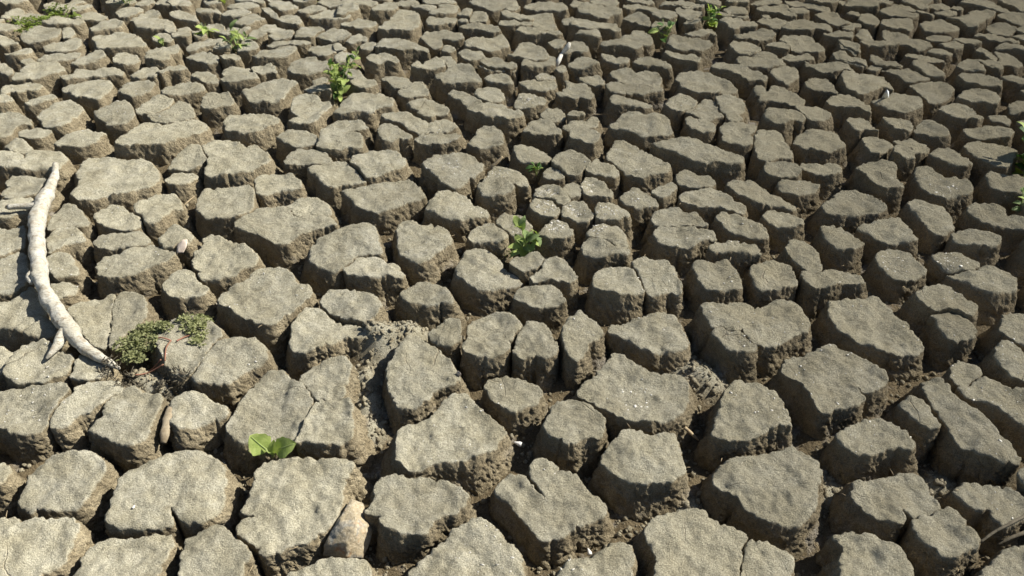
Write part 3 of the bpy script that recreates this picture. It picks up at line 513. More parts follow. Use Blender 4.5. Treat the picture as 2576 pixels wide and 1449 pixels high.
-1017 2991 -1004 3038 -978 3059 -926 3045 -891 3038 -861 2998 -836 2965 -855 2939 -891 2926 -928 2919 -969 2939
-92 2671 -80 2708 -30 2708 20 2680 51 2635 63 2565 28 2570 2 2587 -20 2625 -65 2625 -96 2635
-1143 3725 -1140 3790 -1129 3838 -1109 3877 -1042 3877 -1009 3819 -958 3819 -929 3762 -977 3734 -1013 3698 -1067 3689 -1112 3698
-150 2245 -123 2288 -84 2318 -47 2281 -18 2245 -26 2209 -66 2216 -101 2216 -141 2216
2130 3399 2173 3448 2210 3497 2255 3506 2290 3481 2313 3440 2313 3391 2277 3321 2241 3328 2213 3352 2171 3360 2142 3383
1013 2698 1043 2745 1099 2750 1149 2731 1164 2689 1144 2653 1086 2640 1034 2644
-257 4110 -233 4175 -203 4219 -167 4197 -151 4175 -101 4197 -58 4253 -30 4164 -22 4089 -60 4068 -105 4026 -151 4036 -205 4057 -244 4078
-1704 3481 -1708 3539 -1672 3574 -1653 3600 -1609 3591 -1576 3557 -1540 3552 -1499 3497 -1521 3472 -1559 3464 -1601 3448 -1649 3431 -1682 3440
1996 3059 2030 3079 2077 3072 2117 3079 2154 3065 2177 3045 2178 3011 2142 2965 2115 2978 2079 2971 2045 2971 2022 2998 2001 3018
1744 2822 1794 2871 1836 2881 1860 2841 1879 2792 1884 2754 1838 2735 1797 2745 1764 2773
2091 4197 2118 4298 2158 4298 2205 4275 2232 4208 2268 4164 2306 4142 2292 4068 2249 4047 2207 4036 2178 4078 2142 4121 2109 4153
67 2441 89 2482 128 2480 160 2449 175 2394 152 2355 115 2363 79 2386
-1468 1711 -1447 1747 -1418 1765 -1370 1737 -1365 1696 -1383 1686 -1434 1701
-1734 3252 -1716 3313 -1703 3383 -1658 3387 -1593 3344 -1596 3290 -1616 3237 -1646 3215 -1675 3208 -1710 3215
2244 3644 2278 3671 2326 3662 2386 3662 2418 3635 2407 3557 2383 3497 2350 3506 2306 3514 2275 3548 2246 3574 2248 3608
1411 2726 1465 2773 1540 2788 1573 2754 1551 2689 1529 2651 1496 2676 1463 2706 1415 2712
1557 4356 1602 4415 1664 4488 1727 4506 1764 4463 1769 4427 1817 4439 1843 4368 1831 4310 1787 4321 1742 4344 1700 4310 1647 4321 1591 4321
-1378 3934 -1362 3985 -1339 4026 -1301 4057 -1252 4078 -1199 4078 -1168 4026 -1188 3965 -1201 3924 -1241 3905 -1297 3895 -1349 3895
86 2515 105 2565 140 2591 178 2548 210 2498 220 2457 190 2441 174 2461 133 2494 98 2490
-493 3344 -469 3367 -430 3375 -383 3371 -341 3336 -305 3298 -299 3252 -337 3241 -379 3241 -411 3241 -446 3275 -468 3290
215 3456 243 3472 270 3523 267 3591 311 3582 362 3565 379 3523 389 3440 370 3407 328 3431 300 3407 261 3431 227 3423
-1905 3472 -1899 3523 -1923 3557 -1902 3591 -1864 3608 -1832 3617 -1771 3565 -1766 3506 -1791 3456 -1821 3431 -1872 3440
-521 4253 -490 4310 -439 4321 -383 4310 -323 4253 -288 4253 -268 4175 -302 4164 -350 4186 -403 4208 -386 4132 -390 4089 -429 4089 -465 4153 -497 4208
66 4575 100 4601 168 4613 235 4613 240 4525 259 4403 225 4368 168 4356 137 4391 89 4463
-1468 3391 -1461 3431 -1425 3448 -1385 3448 -1346 3407 -1317 3352 -1315 3313 -1351 3313 -1387 3282 -1426 3282 -1449 3313
411 4718 438 4785 503 4785 577 4744 634 4718 669 4678 653 4613 605 4601 568 4562 502 4575 455 4613 415 4652
1488 3352 1531 3391 1575 3423 1612 3423 1643 3399 1643 3344 1659 3290 1649 3237 1622 3267 1588 3282 1564 3305 1531 3305 1501 3313
264 3052 281 3079 321 3065 356 3045 381 3011 370 2965 351 2913 319 2926 293 2945 253 2965 259 3011
1174 2754 1203 2773 1247 2754 1312 2769 1340 2745 1326 2689 1275 2671 1224 2680 1199 2717
-4 2062 11 2091 53 2088 80 2107 102 2075 94 2043 56 2024 33 2011 4 2030
-2290 3671 -2270 3689 -2243 3707 -2243 3753 -2204 3762 -2153 3743 -2126 3781 -2068 3781 -2013 3753 -1987 3707 -2037 3707 -2093 3689 -2150 3689 -2194 3662 -2245 3635
1783 3065 1825 3121 1859 3142 1891 3135 1906 3086 1909 3025 1891 2991 1861 2991 1836 3004 1812 3018 1784 3025
-266 4840 -220 4910 -88 4924 19 4896 32 4785 -3 4718 -50 4718 -101 4678 -162 4718 -225 4785
1909 3767 1937 3757 1984 3748 2033 3762 2060 3725 2084 3680 2100 3635 2046 3608 1983 3591 1952 3635 1942 3680 1921 3716
333 4415 376 4451 431 4476 479 4451 553 4451 602 4415 616 4321 581 4298 540 4321 498 4344 440 4321 378 4356
1315 3267 1365 3294 1414 3305 1434 3275 1455 3230 1444 3178 1408 3157 1370 3157 1339 3168 1332 3197 1322 3237
1530 2991 1555 3018 1589 3011 1610 2978 1622 2939 1621 2907 1579 2875 1540 2850 1522 2881 1523 2932
298 2698 324 2745 351 2783 371 2754 405 2726 432 2689 414 2644 375 2653 332 2671
-838 3052 -826 3107 -790 3150 -757 3157 -687 3157 -670 3128 -644 3100 -672 3079 -722 3065 -773 3072 -807 3059
-2204 4439 -2191 4500 -2132 4488 -2117 4513 -2046 4500 -1970 4415 -1978 4356 -2034 4333 -2110 4344 -2172 4380
-178 3448 -166 3497 -136 3510 -88 3506 -57 3464 -36 3383 -65 3360 -104 3344 -131 3356 -163 3407
2375 4415 2434 4476 2489 4488 2538 4488 2552 4427 2583 4380 2574 4344 2510 4310 2466 4310 2414 4310 2376 4333
1534 3847 1548 3809 1595 3809 1652 3828 1704 3819 1738 3781 1743 3716 1704 3725 1655 3707 1609 3698 1580 3707 1553 3743 1531 3790
-417 2978 -370 2998 -334 3004 -285 2998 -249 3004 -229 2978 -240 2952 -274 2932 -315 2919 -363 2919 -401 2945
16 3313 26 3375 56 3440 96 3423 129 3391 161 3344 143 3313 117 3305 90 3275 51 3282 25 3282
1313 3707 1351 3753 1402 3781 1452 3781 1461 3725 1446 3662 1407 3626 1368 3574 1346 3608 1327 3653
1263 4253 1324 4275 1372 4310 1439 4339 1487 4321 1491 4264 1461 4197 1411 4186 1364 4153 1333 4186 1286 4186 1260 4208
729 3336 750 3375 800 3415 836 3391 873 3360 858 3313 815 3275 785 3252 748 3267 734 3298
-2503 3514 -2498 3557 -2448 3565 -2394 3582 -2355 3574 -2304 3539 -2310 3497 -2354 3489 -2389 3464 -2438 3481 -2452 3456 -2479 3481
788 3150 808 3171 841 3142 882 3128 895 3086 885 3025 858 3011 827 3011 804 3031 788 3079
-587 3052 -578 3093 -554 3100 -513 3072 -472 3038 -437 2998 -457 2984 -491 2991 -518 2965 -551 2965 -571 2998
-2572 4089 -2544 4142 -2494 4175 -2477 4241 -2436 4219 -2397 4142 -2391 4078 -2429 4036 -2494 4036 -2540 4047
1451 3565 1498 3626 1534 3653 1580 3653 1584 3600 1581 3539 1572 3472 1554 3489 1533 3489 1512 3506 1474 3506 1455 3523
-1503 1948 -1471 1966 -1434 1948 -1416 1924 -1424 1895 -1442 1872 -1470 1895
72 4744 108 4799 170 4840 243 4812 304 4799 338 4718 330 4652 271 4665 204 4678 149 4691 106 4718
53 3790 72 3857 118 3926 200 3926 228 3886 217 3809 173 3790 122 3781 86 3781
-307 3464 -292 3506 -243 3481 -208 3448 -179 3407 -137 3344 -140 3313 -176 3313 -216 3328 -252 3391 -288 3431
-552 3481 -524 3506 -495 3548 -477 3582 -449 3574 -423 3514 -407 3456 -435 3431 -474 3415 -507 3407 -538 3448
-1216 4575 -1178 4613 -1132 4704 -1068 4704 -1003 4678 -977 4626 -981 4550 -1046 4537 -1123 4550 -1181 4550
584 4208 624 4253 673 4264 705 4333 754 4333 777 4275 788 4186 774 4142 727 4142 684 4164 632 4186
-2913 4785 -2887 4840 -2825 4819 -2782 4840 -2770 4910 -2683 4854 -2734 4812 -2695 4718 -2712 4652 -2771 4652 -2856 4704
2574 4513 2635 4537 2720 4575 2760 4537 2786 4488 2754 4439 2701 4415 2681 4356 2638 4368 2609 4427
-1742 3954 -1704 3995 -1669 4016 -1618 3975 -1552 3905 -1548 3856 -1592 3846 -1639 3856 -1689 3885
-1220 4241 -1209 4333 -1180 4403 -1120 4391 -1076 4333 -1111 4264 -1112 4175 -1159 4175 -1204 4186
-1391 2662 -1364 2700 -1306 2703 -1276 2680 -1291 2618 -1332 2609 -1361 2618
1155 3200 1174 3237 1206 3237 1239 3215 1254 3178 1263 3135 1237 3121 1212 3100 1175 3100 1160 3135 1147 3171
308 4132 350 4175 387 4153 408 4068 405 3985 366 3965 322 3985 291 3954 278 4005
1633 2942 1676 2953 1733 2963 1773 2932 1774 2891 1729 2851 1692 2841 1692 2881 1671 2917
1676 3157 1723 3178 1755 3164 1784 3142 1788 3100 1762 3052 1725 3045 1694 3059 1689 3093 1684 3128
-1001 4415 -960 4488 -900 4525 -848 4513 -796 4463 -797 4415 -831 4368 -860 4344 -916 4368 -968 4391
2137 4380 2182 4463 2244 4476 2315 4488 2338 4463 2324 4380 2282 4310 2236 4333 2184 4344
44 3582 86 3617 121 3600 134 3578 208 3591 219 3531 190 3506 162 3481 115 3506 81 3514 58 3548
829 3539 859 3557 905 3544 964 3527 982 3485 1000 3444 972 3436 930 3427 899 3444 859 3481 830 3506
2215 4613 2291 4678 2349 4718 2382 4652 2398 4588 2431 4575 2397 4525 2342 4513 2294 4537 2241 4550 2217 4575
467 3383 494 3415 534 3415 551 3383 602 3367 639 3352 658 3321 626 3305 581 3313 530 3321 491 3321 471 3352
637 3827 679 3924 729 3934 776 3905 797 3846 821 3817 815 3780 777 3789 738 3817 682 3808
1516 3150 1541 3193 1589 3178 1601 3142 1613 3107 1611 3052 1604 3035 1588 3065 1566 3079 1527 3059 1515 3093
-2156 3025 -2143 3059 -2116 3079 -2085 3079 -2031 3045 -2033 3011 -2053 2978 -2086 2971 -2120 2984
-1600 4368 -1595 4463 -1582 4550 -1537 4569 -1484 4525 -1454 4476 -1483 4427 -1504 4356 -1554 4333
-2624 4562 -2607 4626 -2552 4665 -2479 4613 -2409 4537 -2429 4488 -2495 4488 -2563 4500
2751 4368 2803 4439 2860 4439 2900 4391 2904 4321 2852 4298 2814 4241 2771 4264 2746 4310
-1107 4026 -1094 4089 -1044 4110 -969 4121 -925 4089 -944 4068 -965 4016 -1001 3965 -1057 3985
1194 4089 1231 4132 1268 4110 1312 4099 1342 4068 1348 4005 1300 3965 1250 3975 1215 3985
539 2523 581 2574 629 2600 641 2565 615 2515 566 2474
2593 3975 2634 3995 2632 3954 2666 3985 2681 3934 2673 3856 2654 3808 2601 3789 2570 3827 2553 3865 2605 3924
-2965 4519 -2945 4601 -2885 4607 -2805 4581 -2744 4525 -2770 4476 -2834 4463 -2904 4463
-1109 4219 -1077 4275 -1029 4356 -974 4321 -936 4287 -913 4241 -952 4197 -1020 4186 -1087 4208
-1460 3617 -1441 3669 -1391 3680 -1333 3687 -1301 3662 -1274 3626 -1312 3600 -1356 3582 -1405 3582
23 4333 68 4403 129 4380 155 4321 207 4321 263 4310 284 4253 243 4230 189 4264 142 4264 86 4275 47 4298
-167 3846 -140 3905 -95 3905 -54 3875 -36 3846 16 3827 15 3780 -35 3780 -86 3780 -137 3798
-1624 3689 -1611 3725 -1560 3743 -1526 3716 -1489 3653 -1469 3600 -1497 3591 -1522 3582 -1565 3617
292 3790 322 3857 377 3906 430 3877 452 3800 418 3781 366 3762 323 3762
-2528 3915 -2504 3965 -2454 3985 -2401 3985 -2378 4016 -2344 4016 -2327 3954 -2366 3924 -2411 3895 -2465 3885 -2506 3885
-428 3856 -408 3934 -336 3960 -317 3905 -295 3836 -326 3808 -377 3808 -419 3789
227 3107 258 3157 303 3171 341 3164 376 3208 389 3178 382 3135 342 3107 311 3107 273 3100 247 3079
-166 3809 -146 3867 -73 3886 -28 3847 19 3819 15 3771 -35 3781 -78 3781 -129 3771
827 3965 837 4005 879 3985 932 3954 973 3924 998 3885 976 3827 921 3846 873 3885
1820 4575 1874 4613 1916 4652 1962 4613 1966 4525 1981 4451 1936 4439 1895 4439 1858 4500
-650 3626 -633 3662 -575 3644 -525 3635 -499 3591 -505 3548 -548 3531 -582 3531 -608 3574
1217 4463 1279 4500 1331 4513 1350 4451 1409 4427 1408 4356 1362 4368 1322 4368 1267 4321 1254 4391
-1937 3689 -1923 3743 -1902 3781 -1844 3781 -1787 3734 -1799 3689 -1807 3662 -1849 3680 -1877 3662 -1916 3671
-1533 1636 -1504 1644 -1461 1617 -1438 1598 -1441 1561 -1448 1539 -1472 1525
2077 3800 2123 3847 2147 3819 2159 3762 2181 3707 2178 3653 2146 3653 2111 3662 2095 3698 2083 3753
-523 3781 -495 3828 -463 3800 -442 3847 -403 3867 -365 3847 -345 3771 -380 3753 -436 3743 -480 3753
-764 3875 -752 3944 -703 3965 -657 3954 -618 3915 -594 3865 -626 3856 -666 3856 -707 3836
1508 4718 1556 4751 1606 4731 1683 4758 1706 4718 1708 4639 1706 4575 1664 4575 1624 4639 1571 4665 1517 4652
1888 3865 1910 3934 1951 3924 1969 3875 1998 3836 2007 3770 1964 3770 1917 3780 1885 3808
484 4110 518 4142 575 4164 634 4142 701 4121 711 4078 673 4047 618 4068 558 4078 504 4078
1464 4513 1505 4575 1549 4550 1599 4550 1635 4500 1589 4427 1567 4380 1522 4391 1492 4463
659 4525 703 4575 751 4620 787 4575 808 4488 806 4391 771 4403 735 4439 697 4463
134 3230 155 3275 182 3305 221 3298 231 3252 242 3208 216 3193 189 3171 165 3193
-2158 2911 -2146 2953 -2104 2948 -2057 2901 -2013 2861 -2046 2851 -2093 2861
2816 4854 2911 4924 3013 4896 3026 4799 3041 4678 2992 4665 2955 4744 2902 4785 2849 4812
-2299 3827 -2274 3885 -2239 3924 -2203 3970 -2165 3924 -2162 3865 -2186 3836 -2221 3817 -2256 3789
-301 4356 -258 4391 -202 4403 -137 4391 -95 4344 -67 4287 -110 4264 -158 4298 -207 4321 -263 4321
2063 4758 2109 4840 2180 4868 2231 4840 2254 4771 2241 4704 2198 4704 2143 4718 2101 4744
1720 3954 1768 3975 1792 3934 1815 3875 1827 3808 1813 3770 1779 3798 1746 3846 1719 3875
-2726 4403 -2702 4463 -2694 4525 -2634 4476 -2580 4476 -2531 4476 -2502 4439 -2539 4403 -2607 4391 -2650 4380
132 2717 167 2740 200 2691 203 2644 164 2635 129 2653
-1976 3985 -1958 4026 -1913 4036 -1878 4089 -1847 4099 -1806 4036 -1822 3985 -1856 3954
200 2548 220 2600 251 2600 266 2565 258 2515 227 2498 202 2515
-2104 3885 -2103 3954 -2078 3975 -2017 3954 -1972 3895 -1989 3856 -2033 3836 -2085 3856
-2424 4344 -2422 4415 -2368 4451 -2315 4451 -2259 4403 -2268 4356 -2319 4344 -2366 4321 -2396 4298
-1088 4758 -1056 4868 -994 4924 -897 4924 -849 4868 -854 4812 -919 4785 -993 4758 -1052 4751
-504 4652 -453 4704 -444 4758 -371 4758 -335 4731 -343 4652 -378 4613 -437 4601 -487 4601
-948 3954 -920 4005 -868 4010 -827 3965 -830 3915 -871 3875 -917 3865
988 4639 1018 4665 1045 4626 1104 4626 1132 4575 1108 4513 1051 4476 1008 4513 984 4562
1710 4840 1784 4896 1851 4826 1925 4785 1964 4731 1933 4678 1882 4704 1830 4758 1751 4785
-143 3635 -112 3662 -70 3671 -27 3666 1 3591 4 3548 -27 3548 -62 3591 -103 3600
2777 4652 2856 4691 2921 4711 2939 4652 2879 4575 2821 4525 2787 4575
2442 4840 2526 4896 2621 4910 2645 4854 2584 4785 2560 4718 2504 4718 2470 4771
482 3965 501 4005 533 3985 551 3944 597 3954 621 3905 600 3856 555 3846 516 3895
-800 3582 -778 3617 -745 3635 -718 3613 -683 3591 -671 3557 -701 3523 -727 3514 -773 3548
2312 3790 2377 3867 2419 3847 2424 3790 2421 3725 2385 3725 2357 3762 2316 3753
1439 3924 1488 3954 1545 3954 1591 3985 1601 3944 1597 3885 1550 3875 1501 3885 1457 3885
2912 4575 2972 4626 3033 4613 3108 4550 3022 4391 2985 4415 2957 4500
-498 4488 -487 4550 -443 4525 -373 4537 -336 4537 -336 4463 -383 4439 -432 4427 -485 4427
2466 3653 2517 3698 2596 3689 2598 3644 2556 3565 2509 3574 2492 3608
1590 2822 1619 2871 1656 2881 1668 2841 1662 2792 1607 2783
1846 3781 1889 3828 1958 3847 2009 3828 2010 3767 1963 3767 1920 3785 1875 3743 1849 3753
-1753 4731 -1751 4785 -1700 4805 -1628 4812 -1577 4785 -1577 4718 -1621 4691 -1689 4691
-1468 3689 -1480 3753 -1449 3781 -1388 3771 -1367 3785 -1341 3743 -1337 3716 -1377 3705 -1423 3693
-1003 3489 -981 3548 -942 3557 -896 3531 -883 3464 -925 3472 -961 3448
343 3644 388 3671 434 3680 457 3617 455 3565 421 3565 387 3582 358 3600
3058 4854 3171 4910 3296 4896 3171 4665 3111 4665 3083 4758
-1736 4575 -1708 4639 -1653 4652 -1610 4652 -1567 4588 -1595 4537 -1658 4525 -1712 4537
2100 4588 2151 4601 2170 4562 2153 4451 2106 4391 2074 4427 2060 4500
-243 4613 -220 4652 -159 4626 -148 4525 -151 4463 -197 4476 -245 4463 -244 4537
-1350 4099 -1319 4132 -1247 4153 -1177 4153 -1116 4121 -1142 4099 -1209 4089 -1283 4078 -1329 4078
-2072 4626 -2037 4672 -1988 4665 -1928 4613 -1862 4513 -1916 4525 -1970 4537 -2029 4575
-2298 3352 -2277 3375 -2236 3415 -2200 3423 -2171 3391 -2196 3360 -2227 3328 -2271 3313
2324 3808 2372 3856 2411 3875 2429 3836 2428 3761 2378 3733 2342 3761
-1509 4771 -1499 4819 -1438 4819 -1363 4799 -1327 4771 -1359 4704 -1404 4678 -1465 4718
685 4744 714 4805 775 4805 833 4785 890 4758 912 4678 874 4652 823 4718 767 4744 720 4718
1930 4142 1981 4175 2011 4121 2069 4132 2107 4110 2113 4078 2059 4068 2010 4057 1968 4089 1930 4089
2613 4241 2657 4275 2715 4264 2763 4219 2803 4175 2808 4132 2771 4142 2720 4164 2672 4208
-2275 4525 -2236 4575 -2233 4665 -2187 4678 -2124 4601 -2139 4550 -2188 4525 -2236 4500
-73 4451 -53 4494 -24 4476 32 4476 108 4463 119 4415 58 4391 -7 4391 -48 4403
1746 3934 1792 3915 1833 3875 1845 3827 1831 3780 1794 3798 1760 3846 1726 3875
-2222 4785 -2186 4854 -2125 4868 -2059 4854 -2014 4799 -2066 4771 -2134 4744
2100 3944 2150 3975 2190 3944 2248 3924 2284 3905 2264 3836 2240 3856 2209 3885 2158 3905 2118 3915
-1774 4047 -1753 4121 -1713 4153 -1662 4164 -1629 4197 -1604 4153 -1633 4121 -1673 4099 -1708 4068 -1751 4036
-1950 3924 -1928 3965 -1883 3965 -1820 3924 -1813 3875 -1868 3865 -1920 3875
-1395 4500 -1365 4550 -1328 4569 -1275 4537 -1238 4463 -1246 4427 -1298 4439 -1350 4451
-1321 1198 -1255 1209 -1238 1185 -1228 1158 -1237 1144 -1291 1144
-2031 4241 -1996 4275 -1953 4275 -1893 4175 -1909 4142 -1963 4153 -2003 4175
-2396 4626 -2363 4672 -2298 4678 -2236 4652 -2250 4601 -2289 4550 -2339 4550
1807 4110 1856 4121 1876 4068 1869 3985 1828 3934 1816 4005 1785 4026
-66 4588 -41 4626 -3 4613 33 4562 85 4562 117 4525 108 4488 42 4488 -24 4513
2449 4142 2509 4197 2562 4208 2601 4175 2584 4110 2541 4099 2492 4110
-856 4678 -827 4744 -783 4805 -731 4805 -709 4731 -732 4678 -790 4665 -840 4652
1806 4142 1841 4142 1876 4110 1884 4047 1851 3954 1832 3985 1808 4047
-1340 3753 -1325 3776 -1287 3771 -1256 3790 -1224 3762 -1203 3707 -1230 3716 -1256 3707 -1284 3689 -1307 3698
-1315 4718 -1288 4771 -1230 4785 -1158 4771 -1143 4718 -1198 4691 -1252 4665 -1298 4678
-3042 4537 -3059 4626 -3063 4698 -3029 4715 -2973 4665 -2957 4601 -2988 4562 -3005 4522
-1385 4253 -1356 4310 -1308 4310 -1269 4350 -1248 4310 -1247 4253 -1289 4230 -1341 4219
-2696 3944 -2672 3985 -2648 4026 -2627 4036 -2578 3985 -2591 3944 -2621 3915 -2669 3915
-1051 4626 -1072 4718 -1012 4718 -956 4718 -937 4678 -971 4626 -1009 4575 -1046 4575
-1488 4047 -1473 4099 -1430 4110 -1378 4047 -1386 4005 -1426 3985 -1469 4005
2185 3215 2223 3215 2258 3208 2257 3157 2236 3128 2209 3150 2175 3157
1018 4812 1067 4896 1110 4840 1198 4799 1181 4758 1110 4744 1058 4744
-284 3975 -268 4021 -240 3995 -217 3975 -172 3990 -144 3934 -181 3915 -221 3905 -260 3934
-870 3762 -846 3790 -811 3781 -781 3725 -757 3662 -788 3662 -823 3680
1397 4089 1458 4142 1500 4142 1524 4089 1508 4036 1470 4036 1431 4057
984 4310 1036 4333 1091 4344 1142 4380 1165 4333 1167 4287 1130 4298 1077 4275 1022 4275
2332 3313 2379 3360 2424 3352 2432 3305 2395 3237 2362 3260 2316 3252
1942 4241 1991 4321 2043 4333 2034 4275 2020 4197 1985 4175 1954 4197
-3007 4427 -2939 4421 -2847 4409 -2854 4368 -2882 4321 -2938 4298
-1665 4275 -1633 4356 -1589 4344 -1543 4321 -1498 4333 -1525 4287 -1566 4264 -1618 4253
839 4562 881 4613 933 4601 973 4588 975 4525 927 4488 878 4513
-2129 4785 -2148 4826 -2105 4854 -2035 4854 -1994 4785 -2020 4744 -2080 4731
2434 3885 2479 3895 2489 3856 2525 3846 2524 3780 2485 3761 2461 3798 2440 3836
196 4110 225 4164 278 4142 300 4121 273 4036 242 4026 213 4078
487 4854 531 4910 654 4896 671 4812 640 4771 572 4785 521 4799
2352 4099 2404 4121 2443 4121 2472 4068 2442 4036 2384 4026 2353 4057
2340 4230 2385 4253 2432 4241 2455 4197 2431 4153 2379 4142 2354 4164
-1923 4230 -1911 4298 -1883 4310 -1820 4264 -1809 4208 -1860 4197 -1899 4197
1693 4718 1757 4744 1804 4731 1806 4652 1760 4613 1714 4613
-1811 3707 -1785 3753 -1745 3781 -1705 3790 -1670 3753 -1693 3734 -1754 3725 -1773 3680
-1464 4356 -1439 4415 -1392 4439 -1371 4403 -1319 4391 -1335 4356 -1381 4333 -1423 4321
1196 4639 1256 4665 1304 4613 1394 4601 1417 4575 1384 4525 1338 4575 1271 4575 1226 4601
358 4241 388 4275 448 4275 486 4253 486 4175 451 4175 414 4197
1295 4704 1350 4738 1429 4744 1439 4665 1412 4639 1356 4652 1313 4652
119 3644 148 3689 191 3689 214 3653 198 3608 160 3608 135 3595
818 4415 852 4451 899 4439 942 4403 910 4356 852 4344 817 4356
980 4626 1012 4665 1056 4639 1096 4613 1122 4575 1087 4525 1034 4550
1846 4868 1948 4910 2031 4868 2039 4812 1977 4771 1921 4799
922 4799 976 4868 1044 4854 1085 4799 1117 4771 1045 4758 980 4785
299 4537 343 4575 400 4550 413 4500 378 4476 335 4451 307 4451
-45 4812 -10 4868 21 4854 42 4744 8 4691 -35 4691
-931 4175 -897 4230 -863 4264 -824 4219 -808 4164 -855 4164 -898 4142
-1778 4368 -1769 4415 -1726 4421 -1664 4380 -1663 4321 -1711 4321 -1755 4333
2442 3819 2492 3847 2527 3828 2521 3753 2491 3743 2461 3762
-2822 4110 -2880 4175 -2842 4191 -2761 4142 -2716 4099 -2753 4089 -2787 4068
363 4771 383 4882 439 4868 482 4854 504 4799 451 4785 410 4758
-1022 4310 -996 4344 -946 4310 -909 4253 -944 4230 -989 4219
2662 4089 2713 4121 2756 4099 2799 4068 2824 4026 2777 4026 2728 4047 2680 4057
-2047 4476 -2010 4476 -1948 4368 -1927 4298 -1979 4310
1761 4253 1800 4253 1868 4264 1907 4230 1888 4175 1852 4197 1802 4197
-2683 3809 -2656 3828 -2594 3771 -2537 3698 -2556 3680 -2621 3734 -2652 3753
1329 4799 1376 4854 1432 4868 1475 4826 1466 4771 1404 4785 1354 4758
1148 4854 1209 4896 1294 4882 1301 4812 1271 4771 1213 4785
1687 3762 1733 3809 1755 3781 1750 3707 1718 3707 1683 3707
-1625 4047 -1603 4099 -1567 4121 -1539 4089 -1539 4036 -1567 4005
-2550 4840 -2522 4910 -2406 4910 -2372 4868 -2385 4812 -2454 4799 -2506 4799
2593 4785 2653 4812 2718 4812 2732 4785 2676 4718 2645 4744 2596 4731
-1499 4264 -1481 4344 -1441 4344 -1405 4298 -1416 4264 -1457 4241
-1000 3635 -975 3671 -940 3671 -926 3617 -949 3591 -982 3582
1492 4826 1557 4910 1673 4910 1697 4854 1655 4812 1606 4826 1529 4799
2554 4626 2619 4639 2697 4652 2675 4588 2611 4575 2561 4575
-1920 4665 -1880 4698 -1824 4685 -1813 4704 -1764 4626 -1810 4639 -1848 4626 -1890 4613
-1839 4333 -1791 4321 -1737 4264 -1742 4219 -1778 4208 -1816 4275
-560 4840 -516 4896 -416 4910 -351 4868 -375 4826 -427 4826 -479 4812 -531 4812
1257 3222 1280 3237 1312 3204 1328 3171 1302 3150 1277 3171
-326 4575 -308 4639 -281 4685 -246 4665 -251 4588 -249 4537 -296 4562
-2694 4704 -2667 4751 -2631 4785 -2587 4744 -2605 4718 -2629 4665 -2665 4652
-624 4785 -563 4785 -480 4771 -471 4718 -502 4678 -560 4744 -608 4758
-3244 4868 -3215 4896 -3142 4910 -3057 4882 -3067 4840 -3116 4792 -3179 4812
2510 4005 2563 4036 2566 3965 2578 3915 2559 3885 2536 3934
-1214 4812 -1188 4882 -1097 4868 -1055 4826 -1113 4812 -1169 4785
-1538 3885 -1528 3924 -1461 3924 -1435 3885 -1459 3865 -1503 3865
-2574 4321 -2535 4333 -2489 4275 -2487 4219 -2526 4219 -2556 4275
-1542 4731 -1503 4731 -1449 4652 -1411 4601 -1404 4537 -1453 4601 -1507 4665
-830 4078 -800 4110 -774 4142 -739 4089 -767 4047 -804 4036
-2349 4799 -2332 4868 -2286 4896 -2238 4826 -2270 4785 -2308 4771
1936 4488 1977 4488 2018 4463 2051 4463 2037 4427 1976 4415 1927 4439
-2576 3856 -2549 3875 -2501 3846 -2481 3798 -2505 3789 -2544 3808
-2458 3391 -2415 3399 -2365 3360 -2371 3328 -2396 3313 -2415 3313
-1133 4731 -1094 4799 -1015 4785 -956 4758 -1005 4731 -1084 4744
2242 4868 2311 4910 2370 4882 2374 4812 2324 4785 2282 4812
-432 3197 -402 3219 -363 3211 -351 3193 -363 3165 -392 3171
2230 3985 2276 4005 2324 3985 2363 3965 2317 3944 2269 3954
2377 4744 2425 4744 2450 4691 2473 4665 2431 4626 2396 4665
1005 4427 1045 4488 1105 4500 1102 4439 1056 4415
-1368 4840 -1350 4896 -1256 4868 -1228 4840 -1275 4812 -1329 4799
-382 4036 -367 4089 -340 4089 -314 4036 -331 4005 -361 4005
254 3189 278 3230 313 3222 330 3189 291 3182
2036 4882 2088 4854 2116 4785 2123 4731 2081 4758 2047 4812
-985 4110 -951 4115 -914 4057 -916 4026 -963 4036
-1527 4197 -1488 4197 -1431 4132 -1453 4110 -1486 4121
-344 3867 -296 3857 -293 3800 -324 3781 -343 3819
-735 4840 -708 4910 -609 4896 -586 4840 -628 4826 -684 4812
-1931 4344 -1923 4391 -1879 4380 -1847 4344 -1871 4321 -1903 4310
-1749 4868 -1735 4910 -1602 4910 -1557 4840 -1625 4833 -1704 4833
2453 4639 2501 4652 2530 4601 2516 4550 2477 4575
2726 4771 2788 4812 2787 4744 2755 4704 2714 4718
721 4868 762 4910 875 4896 893 4840 830 4826 770 4840
232 3743 246 3800 270 3781 274 3725 252 3707
2811 4219 2862 4241 2929 4219 2881 4132 2845 4153
2048 4678 2091 4704 2115 4665 2087 4588 2068 4639
1911 4368 1951 4391 1988 4391 1967 4344 1927 4333
-320 4476 -305 4500 -271 4488 -260 4427 -293 4427
2890 4333 2953 4356 2984 4321 2947 4253 2897 4264
-1952 4896 -1863 4896 -1833 4854 -1872 4840 -1916 4826
1511 4613 1548 4626 1552 4562 1519 4562
-1554 4896 -1421 4896 -1388 4868 -1431 4847 -1508 4854
1812 2202 1891 2202 1823 2081 1762 2081
"""
RIM = 0.100                                      # tops stand about ten centimetres above the crack floors
polys = []
for row in BLOCKS.strip().split('\n'):
    v = [int(t) for t in row.split()]
    polys.append(np.array(v, dtype=float).reshape(-1, 2) / 1000.0)

def area(p):
    x, y = p[:, 0], p[:, 1]
    return 0.5 * np.sum(x * np.roll(y, -1) - np.roll(x, -1) * y)
polys = [p if area(p) > 0 else p[::-1] for p in polys]

